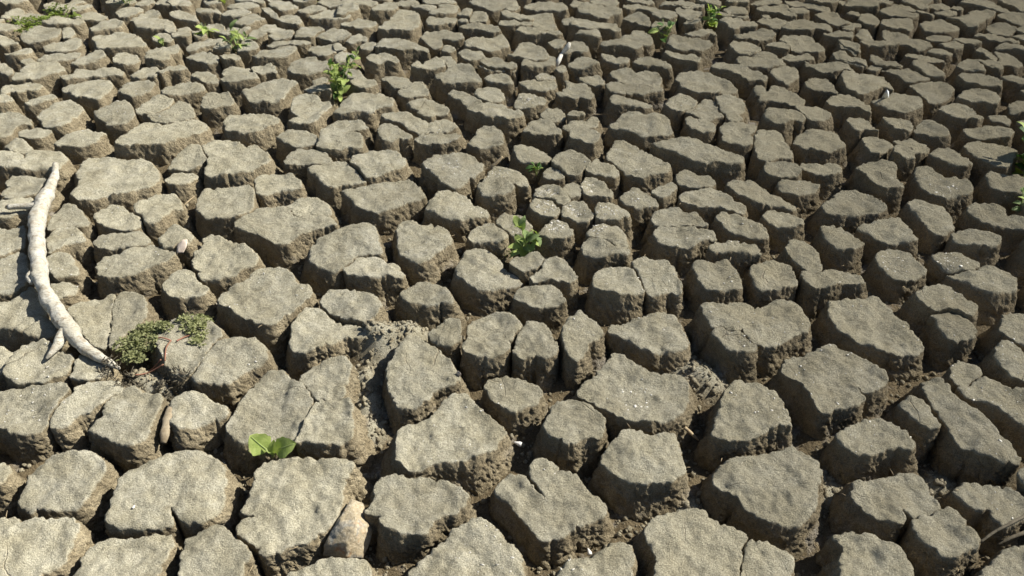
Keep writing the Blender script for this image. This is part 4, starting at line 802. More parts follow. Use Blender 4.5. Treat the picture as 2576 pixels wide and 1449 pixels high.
def inside(pts, poly):
    x, y = pts[:, 0], pts[:, 1]
    r = np.zeros(len(pts), bool)
    a = poly; b = np.roll(poly, -1, 0)
    for (x1, y1), (x2, y2) in zip(a, b):
        if y1 == y2: continue
        c = (y1 > y) != (y2 > y)
        r ^= c & (x < (x2 - x1) * (y - y1) / (y2 - y1) + x1)
    return r

def chaikin(p, q=0.16, n=2):
    for _ in range(n):
        nx = np.roll(p, -1, 0)
        a = p * (1 - q) + nx * q
        b = p * q + nx * (1 - q)
        p = np.empty((len(a) * 2, 2)); p[0::2] = a; p[1::2] = b
    return p

def resample(p, ds):
    c = np.vstack([p, p[:1]])
    s = np.concatenate([[0], np.cumsum(np.linalg.norm(np.diff(c, axis=0), axis=1))])
    n = max(12, int(round(s[-1] / ds)))
    t = np.linspace(0, s[-1], n, endpoint=False)
    return np.stack([np.interp(t, s, c[:, 0]), np.interp(t, s, c[:, 1])], 1)

def normals2(p, k=1):
    t = np.roll(p, -k, 0) - np.roll(p, k, 0)
    n = np.stack([t[:, 1], -t[:, 0]], 1)
    return n / np.maximum(np.linalg.norm(n, axis=1, keepdims=True), 1e-9)

def lod(p):
    c = p.mean(0)
    return math.sqrt(c[0] ** 2 + c[1] ** 2 + 1.5 ** 2) / 755.0      # metres covered by one picture pixel

# blocks outside the picture: a random cell pattern of the same size carries the field on
rng = np.random.default_rng(11)
def in_view(x, y, m=0.0):
    return (y > 0.78 - m) & (y < 4.9 + m) & (np.abs(x) < 0.64 * (y * 0.83 + 0.82) + 0.06 + m)
gx, gy = np.meshgrid(np.arange(-5.2, 5.3, 0.178), np.arange(-0.4, 7.6, 0.165))
gx = gx + (np.arange(gx.shape[0])[:, None] % 2) * 0.09
cells = np.stack([gx.ravel(), gy.ravel()], 1) + rng.uniform(-0.06, 0.06, (gx.size, 2))
traced = np.vstack([resample(p, 0.02) for p in polys])
kt = KDTree(len(traced))
for i, q in enumerate(traced): kt.insert((q[0], q[1], 0), i)
kt.balance()
free = []
for c in cells:
    if in_view(c[0], c[1], -0.02): free.append(False); continue
    d = kt.find((c[0], c[1], 0))[2]
    free.append(d > 0.085)
free = np.array(free)
inb = np.zeros(len(cells), bool)
for p in polys:
    inb |= inside(cells, p)
free &= ~inb
outer = []
allc = cells
for ci in np.nonzero(free)[0]:
    c = allc[ci]
    d = np.linalg.norm(allc - c, axis=1)
    nb = np.argsort(d)[1:15]
    poly = [c + np.array(v) for v in ((-.2, -.2), (.2, -.2), (.2, .2), (-.2, .2))]
    for j in nb:
        n = allc[j] - c; L = np.linalg.norm(n); n = n / L; lim = L / 2 - 0.011
        out = []
        for k in range(len(poly)):
            a, b = poly[k], poly[(k + 1) % len(poly)]
            da, db = (a - c) @ n - lim, (b - c) @ n - lim
            if da <= 0: out.append(a)
            if da * db < 0: out.append(a + (b - a) * (da / (da - db)))
        poly = out
        if len(poly) < 3: break
    if len(poly) >= 3:
        poly = np.array(poly)
        # keep clear of the traced blocks
        dd = min(kt.find((v[0], v[1], 0))[2] for v in poly)
        if dd > 0.008: outer.append(poly if area(poly) > 0 else poly[::-1])

rims = []
for k, p in enumerate(polys + outer):
    px = lod(p)
    far = k >= len(polys)
    ds = max(0.004, 1.3 * px) if not far else 0.022
    r = resample(chaikin(p, 0.13, 1), ds)
    nn = normals2(r, 2)
    q = np.column_stack([r, np.full(len(r), 0.3 + k)])
    r = r + nn * (0.0055 * fbm(q, 13, 2, 5) + 0.0060 * fbm(q, 32, 3, 3, 0.65) + (0.0 if far else 0.0045 * fbm(q, 120, 2, 9)))[:, None]
    rims.append(r)

def build_kd():
    kd = KDTree(sum(len(r) for r in rims))
    cnt = 0
    for r in rims:
        for q in r:
            kd.insert((q[0], q[1], 0), cnt); cnt += 1
    kd.balance()
    return kd
kd = build_kd()

def gaps(r, nn, reach=0.13):
    g = np.empty(len(r))
    for i, (q, n) in enumerate(zip(r, nn)):
        best = reach
        for co, idx, d in kd.find_range((q[0], q[1], 0), reach):
            if d < 1e-6 or d >= best: continue
            if ((co[0] - q[0]) * n[0] + (co[1] - q[1]) * n[1]) > 0.55 * d: best = d
        g[i] = best
    return g

def ring_smooth(a, k):
    for _ in range(k):
        a = (np.roll(a, 1, 0) + 2 * a + np.roll(a, -1, 0)) / 4
    return a

# the worn rim reaches a little past the edge of the pale skin that the outlines follow
wide = []
for k, r in enumerate(rims[:len(polys)]):
    nn = normals2(ring_smooth(r, 3), 2)
    wide.append(r + nn * ring_smooth(np.minimum(0.0065, 0.30 * gaps(r, nn, 0.024)), 2)[:, None])
rims[:len(polys)] = wide
kd = build_kd()

def block_geometry(k, far=False):
    """vertices, triangles and crust value of one block: a slightly dished top, a worn shoulder, flaring crumbly sides"""
    rs = np.random.default_rng(1000 + k)
    r = rims[k]
    n = len(r)
    px = lod(r)
    nn = normals2(ring_smooth(r, 3), 2)
    gap = ring_smooth(np.minimum(gaps(r, nn), 0.13), 2)
    R = rs.uniform(0.003, 0.0075)
    hgt = float(np.clip(rs.normal(0, 0.007), -0.014, 0.014))
    tilt = rs.normal(0, 0.03, 2)
    dish = rs.normal(0.003, 0.004)
    cen = r.mean(0)
    # ---- top
    gs = max(0.0065, 2.4 * px) if not far else 0.035
    inner = []
    for off in ((0.3 * R, R) if not far else (R,)):
        c = r - nn * off
        d = np.min(np.linalg.norm(c[:, None] - r[None], axis=2), axis=1)
        st = 1 if off < R else 2
        m = (d > 0.85 * off) & inside(c, r)
        m[np.arange(n) % st != 0] = False
        inner.append(c[m])
    lo, hi = r.min(0), r.max(0)
    xs, ys = np.meshgrid(np.arange(lo[0], hi[0], gs), np.arange(lo[1], hi[1], gs))
    g = np.stack([xs.ravel(), ys.ravel()], 1) + rs.uniform(-0.35, 0.35, (xs.size, 2)) * gs
    g = g[inside(g, r)]
    if len(g):
        d = np.min(np.linalg.norm(g[:, None] - r[None], axis=2), axis=1)
        g = g[d > R + 0.4 * gs]
    pts = np.vstack([r] + inner + [g])
    vs, es, fs, ov, oe, of = delaunay_2d_cdt([Vector(q) for q in pts], [], [list(range(n))], 1, 1e-5)
    V = np.array([tuple(v) for v in vs])
    back = np.full(len(pts), -1)
    for i, lst in enumerate(ov):
        for q in lst: back[q] = i
    T = np.array([f for f in fs if len(f) == 3], dtype=int)
    d = np.min(np.linalg.norm(V[:, None] - r[None], axis=2), axis=1)
    V3 = np.column_stack([V, np.full(len(V), 0.1)])
    e = np.clip(1 - d / R, 0, 1)
    z = RIM + hgt - 0.55 * R * (1 - np.sqrt(np.maximum(1 - e * e, 0)))
    z += (V - cen) @ tilt - dish * np.clip(d / 0.05, 0, 1)
    q = np.column_stack([V, np.full(len(V), 5.0)])
    z += 0.0120 * fbm(q, 9, 2, 21) + 0.0095 * fbm(q, 25, 3, 25)
    if not far: z += 0.0045 * fbm(q, 75, 2, 27)
    V3[:, 2] = z
    crust = np.clip(0.62 + 0.38 * d / R, 0, 1)
    # ---- sides
    zr = z[back[:n]]
    F = np.minimum(rs.uniform(0.030, 0.060), 0.50 * gap)
    F = np.maximum(F, 0.0012)
    F = F * (1 + 0.45 * fbm(np.column_stack([r, np.full(n, 7.7)]), 13, 2, 31))
    amp = np.minimum(0.0095, 0.26 * gap)
    if far: levels = [0.1, 0.4, 1.0]
    else:
        m = int(np.clip(0.13 / (1.9 * px), 8, 24))
        levels = list((np.arange(1, m + 1) / m) ** 1.15)
    zb = -0.035
    ns = ring_smooth(nn, 2)
    ns /= np.maximum(np.linalg.norm(ns, axis=1, keepdims=True), 1e-6)
    rows = [back[:n]]
    VV, CC, base = [V3], [crust], len(V3)
    prof = rs.uniform(0.06, 0.18)
    r_soft = ring_smooth(r, max(2, int(14 * (0.004 / max(0.004, 1.3 * px)) ** 2))) + ns * 0.0015
    expo = rs.uniform(1.1, 2.0)
    for t in levels:
        o = F * (prof * (1 - math.exp(-t * 8)) + (1 - prof) * t ** expo)
        zz = zr + (zb - zr) * t
        mixr = min(1.0, t * 2.6)
        q = np.column_stack([r * (1 - mixr) + r_soft * mixr + ns * o[:, None], zz])
        w = min(1.0, 0.12 + t * 3)
        lump = 1 - np.abs(fbm(q, 34, 3, 41, 0.6)) * 2.4                # rounded crumbs with creases between them
        dn = amp * w * (0.42 * lump - 0.2 + 0.6 * fbm(q, 15, 2, 44))
        if not far:
            dn += np.minimum(0.0070, 0.24 * gap) * w * (0.6 - np.abs(fbm(q, 80, 3, 53, 0.7)) * 2.6)
            dn += np.minimum(0.0042, 0.14 * gap) * w * fbm(np.column_stack([r * 1.5, zz * 24]), 3.0, 3, 57)
        q[:, :2] += ns * dn[:, None]
        if not far: q[:, 2] += 0.0025 * w * fbm(q, 60, 2, 59)
        VV.append(q)
        dz = (zr - zz)
        CC.append(np.clip(0.6 - dz / 0.013, 0, 1))
        rows.append(np.arange(base, base + n)); base += n
    TT = [T]
    for a, b in zip(rows[:-1], rows[1:]):
        a2, b2 = np.roll(a, -1), np.roll(b, -1)
        TT.append(np.column_stack([a, b, b2])); TT.append(np.column_stack([a, b2, a2]))
    return np.vstack(VV), np.vstack(TT), np.concatenate(CC)

# ---------------------------------------------------------------- the mud bed under the cracks
def axis_steps(lo, hi, step, reach):
    core = np.arange(lo, hi + 1e-6, step)
    g, s, ext = hi, step, []
    while g < reach:
        s *= 1.35; g += s; ext.append(g)
    g, s, neg = lo, step, []
    while g > -reach:
        s *= 1.35; g -= s; neg.append(g)
    return np.concatenate([np.array(neg[::-1]), core, np.array(ext)])

# banks of crumbled mud that half fill some of the wide cracks: x, y, radius, height
MOUNDS = [(-0.385, 1.711, 0.075, 0.068), (-0.314, 1.771, 0.065, 0.070), (-0.435, 1.741, 0.045, 0.060), (-0.434, 1.572, 0.045, 0.045), (-0.408, 1.483, 0.050, 0.045), (-0.396, 1.384, 0.050, 0.040), (0.520, 1.610, 0.060, 0.030), (0.576, 1.586, 0.060, 0.040), (-1.036, 1.530, 0.060, 0.060), (-1.095, 1.567, 0.040, 0.050), (0.620, 2.633, 0.060, 0.040), (0.676, 2.625, 0.050, 0.050), (-0.982, 1.518, 0.030, 0.045), (1.095, 1.218, 0.040, 0.040), (0.430, 1.137, 0.040, 0.030), (0.804, 1.205, 0.050, 0.020)]
def floor_height(x, y):
    q = np.column_stack([x, y, np.full(len(x), 2.2)])
    m = 0.0
    for cx, cy, rr, hh in MOUNDS:
        m = m + hh * np.exp(-((x - cx) ** 2 + (y - cy) ** 2) / (rr * rr))
    return m + 0.000 + 0.028 * fbm(q, 4.2, 2, 61) + 0.012 * fbm(q, 21, 3, 65) + 0.003 * fbm(q, 90, 2, 69)

ax, ay = axis_steps(-3.6, 3.6, 0.018, 400), axis_steps(0.5, 5.6, 0.018, 400)
X, Y = np.meshgrid(ax, ay)
x, y = X.ravel(), Y.ravel()
z = floor_height(x, y)
fade = np.clip((np.maximum(np.abs(x) - 4.5, np.maximum(y - 7.4, -0.3 - y))) / 1.0, 0, 1)
z = z * (1 - fade) + 0.07 * fade
silt = np.zeros(len(x))
for cx, cy, rr, hh in MOUNDS:
    silt = np.maximum(silt, 0.95 * np.exp(-((x - cx) ** 2 + (y - cy) ** 2) / (rr * rr * 1.3)))
idx = np.arange(len(x)).reshape(X.shape)
a, b, c, d = idx[:-1, :-1].ravel(), idx[:-1, 1:].ravel(), idx[1:, 1:].ravel(), idx[1:, :-1].ravel()
gme = np_mesh('ground', np.column_stack([x, y, z]),
              np.vstack([np.column_stack([a, b, c]), np.column_stack([a, c, d])]),
              np.maximum(fade, silt))
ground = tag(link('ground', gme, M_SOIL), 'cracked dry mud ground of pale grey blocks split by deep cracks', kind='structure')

# ---------------------------------------------------------------- the blocks
N_ONE = 300
BLOCK_LABELS = {
    1: 'flat mud block with a deep notch in its front edge, bottom left',
    6: 'mud block split by a straight cleft from its back edge',
    15: 'teardrop shaped mud block tapering away from the camera',
    5: 'large V shaped mud block with a scooped back edge',
    20: 'long narrow diagonal mud block at the right',
    95: 'rough whitish crumbling mud block',
}
geo_rest = []
for k in range(len(polys)):
    V, T, C = block_geometry(k)
    if k < N_ONE:
        cx, cy = rims[k].mean(0)
        me = np_mesh('mud_block', V - np.array([cx, cy, 0.0]), T, C)
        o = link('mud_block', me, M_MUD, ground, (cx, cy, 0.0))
        if k in BLOCK_LABELS: o['label'] = BLOCK_LABELS[k]
    else:
        geo_rest.append((V, T, C))

def joined(name, geos):
    off, VV, TT, CC = 0, [], [], []
    for V, T, C in geos:
        VV.append(V); TT.append(T + off); CC.append(C); off += len(V)
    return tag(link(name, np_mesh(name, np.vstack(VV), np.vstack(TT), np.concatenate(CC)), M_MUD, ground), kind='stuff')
joined('small_mud_blocks', geo_rest)
joined('outlying_mud_blocks', [block_geometry(len(polys) + j, True) for j in range(len(outer))])

# ---------------------------------------------------------------- crumbs and flecks
SALT_PATCHES = [(0.134, 2.523, 0.050, 70), (0.130, 2.425, 0.050, 70), (0.213, 2.410, 0.030, 35), (0.245, 2.394, 0.040, 30), (0.153, 2.281, 0.050, 60), (0.303, 2.245, 0.050, 60), (0.358, 2.355, 0.050, 40), (0.301, 2.574, 0.050, 25), (-0.058, 2.653, 0.060, 30), (0.474, 2.490, 0.050, 20), (1.500, 2.081, 0.070, 45), (1.305, 2.068, 0.070, 40), (1.676, 2.557, 0.080, 35), (-0.228, 2.689, 0.070, 35), (0.324, 1.451, 0.080, 30), (0.089, 3.375, 0.080, 50), (0.168, 3.653, 0.060, 30), (-0.567, 4.026, 0.100, 20)]
def mask_inside(pts):
    r = np.zeros(len(pts), bool)
    for rim in rims[:len(polys)]:
        lo, hi = rim.min(0), rim.max(0)
        m = np.nonzero((pts[:, 0] > lo[0]) & (pts[:, 0] < hi[0]) & (pts[:, 1] > lo[1]) & (pts[:, 1] < hi[1]) & ~r)[0]
        if len(m): r[m] = inside(pts[m], rim[::3] if len(rim) > 60 else rim)
    return r

PH = (1 + 5 ** 0.5) / 2
ICO_V = np.array([(-1, PH, 0), (1, PH, 0), (-1, -PH, 0), (1, -PH, 0), (0, -1, PH), (0, 1, PH), (0, -1, -PH), (0, 1, -PH),
                  (PH, 0, -1), (PH, 0, 1), (-PH, 0, -1), (-PH, 0, 1)]) / 1.9
ICO_F = np.array([(0, 11, 5), (0, 5, 1), (0, 1, 7), (0, 7, 10), (0, 10, 11), (1, 5, 9), (5, 11, 4), (11, 10, 2), (10, 7, 6), (7, 1, 8),
                  (3, 9, 4), (3, 4, 2), (3, 2, 6), (3, 6, 8), (3, 8, 9), (4, 9, 5), (2, 4, 11), (6, 2, 10), (8, 6, 7), (9, 8, 1)])

def scatter(n, seed):
    rs = np.random.default_rng(seed)
    u = rs.uniform(0, 1, n)
    y = 0.85 + 3.9 * u ** 1.6
    x = rs.uniform(-1, 1, n) * (0.64 * (y * 0.83 + 0.82) + 0.1)
    return rs, np.stack([x, y], 1)

rs, pts = scatter(26000, 5)
pts = pts[~mask_inside(pts)]
pts = pts[fbm(np.column_stack([pts, np.full(len(pts), 1.5)]), 5, 2, 71) > -0.12][:6500]
VV, TT = [], []
for i, (p, zf) in enumerate(zip(pts, floor_height(pts[:, 0], pts[:, 1]))):
    s = 0.0022 + 0.0075 * rs.random() ** 3
    v = ICO_V * rs.uniform(0.65, 1.25, (12, 1)) * s * rs.uniform(0.7, 1.2, 3)
    VV.append(v + np.array([p[0], p[1], zf + 0.4 * s])); TT.append(ICO_F + 12 * i)
for cx, cy, rr, hh in MOUNDS:
    for _ in range(int(9000 * rr * rr * 3.14 * 1.6)):
        a, q = rs.uniform(0, 6.28), math.sqrt(rs.random()) * rr * 1.25
        p = np.array([[cx + math.cos(a) * q, cy + math.sin(a) * q]])
        s = 0.0012 + 0.0100 * rs.random() ** 4
        v = ICO_V * rs.uniform(0.45, 1.4, (12, 1)) * s * np.array([rs.uniform(0.7, 1.8), rs.uniform(0.6, 1.0), rs.uniform(0.4, 0.8)])
        an = rs.uniform(0, 6.28); ca, sa = math.cos(an), math.sin(an)
        v = v @ np.array([[ca, sa, 0], [-sa, ca, 0], [0, 0, 1]])
        TT.append(ICO_F + 12 * len(VV)); VV.append(v + np.array([p[0, 0], p[0, 1], floor_height(p[:, 0], p[:, 1])[0] + 0.1 * s]))
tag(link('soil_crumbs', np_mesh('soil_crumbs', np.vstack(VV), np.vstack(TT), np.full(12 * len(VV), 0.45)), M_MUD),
    'loose crumbs of brown soil lying in the cracks', kind='stuff')

def block_top(k, p):
    """height of the top of block k near p"""
    return 0.101

rs, pts = scatter(9000, 8)
pts = pts[mask_inside(pts)]
dens = fbm(np.column_stack([pts, np.full(len(pts), 3.5)]), 2.2, 2, 77)
pts = pts[dens > 0.12][:800]
dg = bpy.context.evaluated_depsgraph_get()
dg.update()
VV, TT = [], []
for p in pts:
    hit, loc, nor, _, ob, _ = scene.ray_cast(dg, Vector((p[0], p[1], 0.5)), Vector((0, 0, -1)))
    if not hit or loc.z < 0.085: continue
    s = 0.0012 + 0.0022 * rs.random() ** 2
    v = ICO_V * rs.uniform(0.6, 1.3, (12, 1)) * s * np.array([rs.uniform(0.8, 2.0), rs.uniform(0.6, 1.0), 0.5])
    an = rs.uniform(0, 6.28); ca, sa = math.cos(an), math.sin(an)
    v = v @ np.array([[ca, sa, 0], [-sa, ca, 0], [0, 0, 1]])
    TT.append(ICO_F + 12 * len(VV)); VV.append(v + np.array([loc.x, loc.y, loc.z + 0.2 * s]))
for cx, cy, rr, n in SALT_PATCHES:
    for _ in range(n):
        a, q = rs.uniform(0, 6.28), math.sqrt(rs.random()) * rr * (0.6 + 0.4 * rs.random())
        hit, loc, nor, _, ob, _ = scene.ray_cast(dg, Vector((cx + math.cos(a) * q, cy + math.sin(a) * q, 0.5)), Vector((0, 0, -1)))
        if not hit or loc.z < 0.07: continue
        s = 0.0010 + 0.0036 * rs.random() ** 3
        v = ICO_V * rs.uniform(0.5, 1.4, (12, 1)) * s * np.array([rs.uniform(0.8, 1.8), rs.uniform(0.7, 1.2), 0.28])
        an = rs.uniform(0, 6.28); ca, sa = math.cos(an), math.sin(an)
        v = v @ np.array([[ca, sa, 0], [-sa, ca, 0], [0, 0, 1]])
        TT.append(ICO_F + 12 * len(VV)); VV.append(v + np.array([loc.x, loc.y, loc.z + 0.1 * s]))
tag(link('shell_flecks', np_mesh('shell_flecks', np.vstack(VV), np.vstack(TT)), M_FLECK),
    'tiny white shell flecks scattered over the block tops', kind='stuff')

def surface(x, y, z0=0.6):
    hit, loc, nor, _, ob, _ = scene.ray_cast(dg, Vector((x, y, z0)), Vector((0, 0, -1)))
    return loc.z if hit else 0.0

# ---------------------------------------------------------------- tubes, leaves, stones
def tube(points, radii, seg=10, rough=0.0, seed=0, flat=1.0, sub=4):
    P = [Vector(p) for p in points]
    # Catmull-Rom through the points
    pts, rr = [], []
    for i in range(len(P) - 1):
        p0, p1, p2, p3 = P[max(i - 1, 0)], P[i], P[i + 1], P[min(i + 2, len(P) - 1)]
        for s in range(sub):
            t = s / sub
            pts.append(0.5 * ((2 * p1) + (p2 - p0) * t + (2 * p0 - 5 * p1 + 4 * p2 - p3) * t * t + (3 * p1 - p0 - 3 * p2 + p3) * t ** 3))
            rr.append(radii[i] * (1 - t) + radii[i + 1] * t)
    pts.append(P[-1]); rr.append(radii[-1])
    verts, tris = [], []
    up = Vector((0, 0, 1))
    for i, p in enumerate(pts):
        t = (pts[min(i + 1, len(pts) - 1)] - pts[max(i - 1, 0)]).normalized()
        sd = t.cross(up)
        if sd.length < 1e-3: sd = Vector((1, 0, 0))
        sd.normalize(); n = sd.cross(t)
        for j in range(seg):
            a = 2 * math.pi * j / seg
            verts.append(p + (sd * math.cos(a) + n * math.sin(a) * flat) * rr[i])
    V = np.array([tuple(v) for v in verts])
    if rough:
        c = np.repeat(np.array([tuple(p) for p in pts]), seg, 0)
        rad_ = np.repeat(np.array(rr), seg)
        dirs = V - c
        dirs /= np.maximum(np.linalg.norm(dirs, axis=1, keepdims=True), 1e-9)
        V = V + dirs * (rough * rad_ * fbm(V, 0.55 / max(radii), 4, seed, 0.6))[:, None]
    m = len(pts)
    for i in range(m - 1):
        for j in range(seg):
            a, b = i * seg + j, i * seg + (j + 1) % seg
            tris += [(a, b, b + seg), (a, b + seg, a + seg)]
    s0, s1 = len(V), len(V) + 1
    V = np.vstack([V, [tuple(pts[0])], [tuple(pts[-1])]])
    for j in range(seg):
        tris.append((s0, (j + 1) % seg, j))
        o = (m - 1) * seg
        tris.append((s1, o + j, o + (j + 1) % seg))
    return V, np.array(tris)

def leaf_geo(length, width, arch=0.15, fold=0.25, wave=0.0, shape=1.0, seed=0, nu=9, nv=4):
    """a leaf lying along +y from the origin"""
    V, T = [], []
    for i in range(nu + 1):
        u = i / nu
        w = width * 0.5 * (math.sin(math.pi * min(1, u ** shape)) ** 0.75 if 0 < u < 1 else 0.02)
        for j in range(2 * nv + 1):
            v = (j - nv) / nv
            zz = arch * length * (4 * u * (1 - u) * 0.6 - 1.1 * u * u * 0.4) + fold * abs(v) * w + wave * width * math.sin(u * 9 + seed + v * 2) * v * v * 0.5
            V.append((v * w * (1 + 0.06 * math.sin(u * 23 + seed)), u * length, zz))
    k = 2 * nv + 1
    for i in range(nu):
        for j in range(k - 1):
            a = i * k + j
            T += [(a, a + 1, a + k + 1), (a, a + k + 1, a + k)]
    return np.array(V), np.array(T)

def leaf_between(base, tip, width, **kw):
    b, t = Vector(base), Vector(tip)
    y = (t - b); L = y.length; y = y.normalized()
    up = Vector(kw.pop('up', (0, 0, 1)))
    x = y.cross(up).normalized(); z = x.cross(y)
    V, T = leaf_geo(L, width, **kw)
    R = np.array([tuple(x), tuple(y), tuple(z)])
    return V @ R + np.array(tuple(b)), T

def part(name, geo, mat, root, kind=None):
    V, T = geo
    o = link(name, np_mesh(name, V - np.array(tuple(root.location)), T), mat, root)
    if kind: o['kind'] = kind
    return o

def stone_geo(points, sub=2, amp=0.003, seed=0, freq=40, smooth=0.12):
    bm = bmesh.new()
    for p in points: bm.verts.new(p)
    r = bmesh.ops.convex_hull(bm, input=bm.verts)
    dead = [g for g in r['geom_interior'] if isinstance(g, bmesh.types.BMVert)]
    if dead: bmesh.ops.delete(bm, geom=dead, context='VERTS')
    bmesh.ops.triangulate(bm, faces=bm.faces)
    bmesh.ops.subdivide_edges(bm, edges=bm.edges, cuts=2 ** sub - 1, use_grid_fill=True)
    bmesh.ops.triangulate(bm, faces=bm.faces)
    bmesh.ops.smooth_vert(bm, verts=bm.verts, factor=smooth, use_axis_x=True, use_axis_y=True, use_axis_z=True)
    bmesh.ops.recalc_face_normals(bm, faces=bm.faces)
    bm.normal_update()
    V = np.array([tuple(v.co) for v in bm.verts]); N = np.array([tuple(v.normal) for v in bm.verts])
    bm.verts.index_update()
    T = np.array([[v.index for v in f.verts] for f in bm.faces])
    bm.free()
    V = V + N * (amp * fbm(V, freq, 3, seed))[:, None]
    return V, T

def mesh_thing(name, geo, mat, label, cat, group=None):
    V, T = geo
    c = np.array([V[:, 0].mean(), V[:, 1].mean(), V[:, 2].min()])
    return tag(link(name, np_mesh(name, V - c, T), mat, None, tuple(c)), label, cat, group)

# ---------------------------------------------------------------- the bleached branch on the left
root = empty('branch', (-1.3710, 1.7522, 0.1000))
tag(root, 'long pale curved dead branch with a stub and a forked twig, lying across left blocks', 'branch')
br = tube([(-1.8481, 2.7183, 0.1120), (-1.7970, 2.6142, 0.1220), (-1.7665, 2.5260, 0.1280), (-1.7458, 2.4547, 0.1310), (-1.7217, 2.3627, 0.1340), (-1.6947, 2.2783, 0.1350), (-1.6548, 2.1868, 0.1340), (-1.6000, 2.0855, 0.1340),
           (-1.5472, 1.9937, 0.1360), (-1.5146, 1.9334, 0.1380), (-1.4893, 1.8978, 0.1360), (-1.4472, 1.8366, 0.1330), (-1.3961, 1.7789, 0.1310), (-1.3472, 1.7249, 0.1300), (-1.3000, 1.6790, 0.1280), (-1.2680, 1.6416, 0.1240), (-1.2239, 1.6052, 0.1200),
           (-1.1749, 1.5765, 0.1140), (-1.1378, 1.5585, 0.1070), (-1.1133, 1.5476, 0.1000)],
          [0.0109, 0.0145, 0.0210, 0.0248, 0.0274, 0.0260, 0.0237, 0.0237,
           0.0238, 0.0265, 0.0216, 0.0212, 0.0229, 0.0238, 0.0228, 0.0183, 0.0164,
           0.0134, 0.0083, 0.0041], seg=32, rough=0.40, seed=3, sub=8)
part('limb', br, M_BARK, root)
part('broken_stub', tube([(-1.7192, 2.3642, 0.1340), (-1.7529, 2.3595, 0.1360), (-1.7946, 2.3547, 0.1380), (-1.8338, 2.3485, 0.1390)],
     [0.0188, 0.0123, 0.0106, 0.0110], seg=14, rough=0.2, seed=5), M_BARK, root)
part('splintered_end', tube([(-1.8199, 2.3493, 0.1390), (-1.8408, 2.3502, 0.1370), (-1.8478, 2.3504, 0.1340)], [0.0090, 0.0081, 0.0029], seg=9, rough=0.7, seed=6), M_WOOD, root)
part('forked_twig', tube([(-1.3183, 1.7042, 0.1280), (-1.3181, 1.6540, 0.1260), (-1.3176, 1.6196, 0.1220), (-1.3251, 1.5940, 0.1150), (-1.3345, 1.5796, 0.1080)],
     [0.0191, 0.0170, 0.0130, 0.0084, 0.0026], seg=16, rough=0.22, seed=7), M_BARK, root)
part('knot', tube([(-1.5494, 1.9544, 0.1380), (-1.5449, 1.9262, 0.1390), (-1.5237, 1.8978, 0.1360)], [0.0094, 0.0107, 0.0057], seg=10, rough=0.3, seed=8), M_BARK, root)

# ---------------------------------------------------------------- the seedling with two big leaves, front left
def seedling(name, base, label, leaves, stems, mat, stem_mat, group=None, stem_r=0.0022):
    """leaves: (base, tip, width, options); stems: lists of points"""
    root = empty(name, base)
    tag(root, label, 'plant', group)
    for st in stems:
        part('stem', tube(st, [stem_r * (1 - 0.45 * i / max(1, len(st) - 1)) for i in range(len(st))], seg=7), stem_mat, root)
    for i, (b, t, w, kw) in enumerate(leaves):
        kw = dict(kw); kw.setdefault('seed', i * 1.7)
        m = kw.pop('mat', mat)
        lf = part('leaf', leaf_between(b, t, w, nu=14, nv=5, **kw), m, root)
        if w > 0.03:
            V, T = leaf_between(b, t, w, nu=14, nv=5, **kw)
            mid = V[5::11][1:-1]
            rib = np.array([tuple(q) for q in mid]) + np.array([0, -0.0006, 0.0012])
            RV, RT = tube(rib, list(np.linspace(0.0014, 0.0006, len(rib))), seg=5, sub=1)
            o = link('midrib', np_mesh('midrib', RV - np.array(tuple(root.location)), RT), stem_mat, lf)
    return root

seedling('seedling', (-0.6209, 1.2729, 0.0450), 'bright green seedling with two broad round leaves in a front left crack',
    [((-0.6222, 1.2636, 0.0850), (-0.6636, 1.2763, 0.1280), 0.0614, dict(shape=0.85, arch=0.10, fold=0.12, wave=0.06, up=(-0.1, -0.55, 0.85))),
     ((-0.6036, 1.2636, 0.0850), (-0.5445, 1.2545, 0.1250), 0.0540, dict(shape=0.8, arch=0.12, fold=0.14, wave=0.05, up=(0.1, -0.55, 0.85))),
     ((-0.6089, 1.2563, 0.0850), (-0.5968, 1.2557, 0.1350), 0.0256, dict(shape=0.9, arch=0.10, fold=0.35, up=(0.2, -0.7, 0.7))),
     ((-0.6053, 1.2550, 0.0800), (-0.6275, 1.2613, 0.1050), 0.0131, dict(shape=0.9, arch=0.1, fold=0.3, up=(0, -0.4, 0.9)))],
    [[(-0.6209, 1.2729, 0.0450), (-0.6134, 1.2574, 0.0750), (-0.6218, 1.2627, 0.0860)], [(-0.6209, 1.2729, 0.0450), (-0.6081, 1.2567, 0.0780), (-0.6024, 1.2627, 0.0860)]],
    M_LEAF, M_STEM)

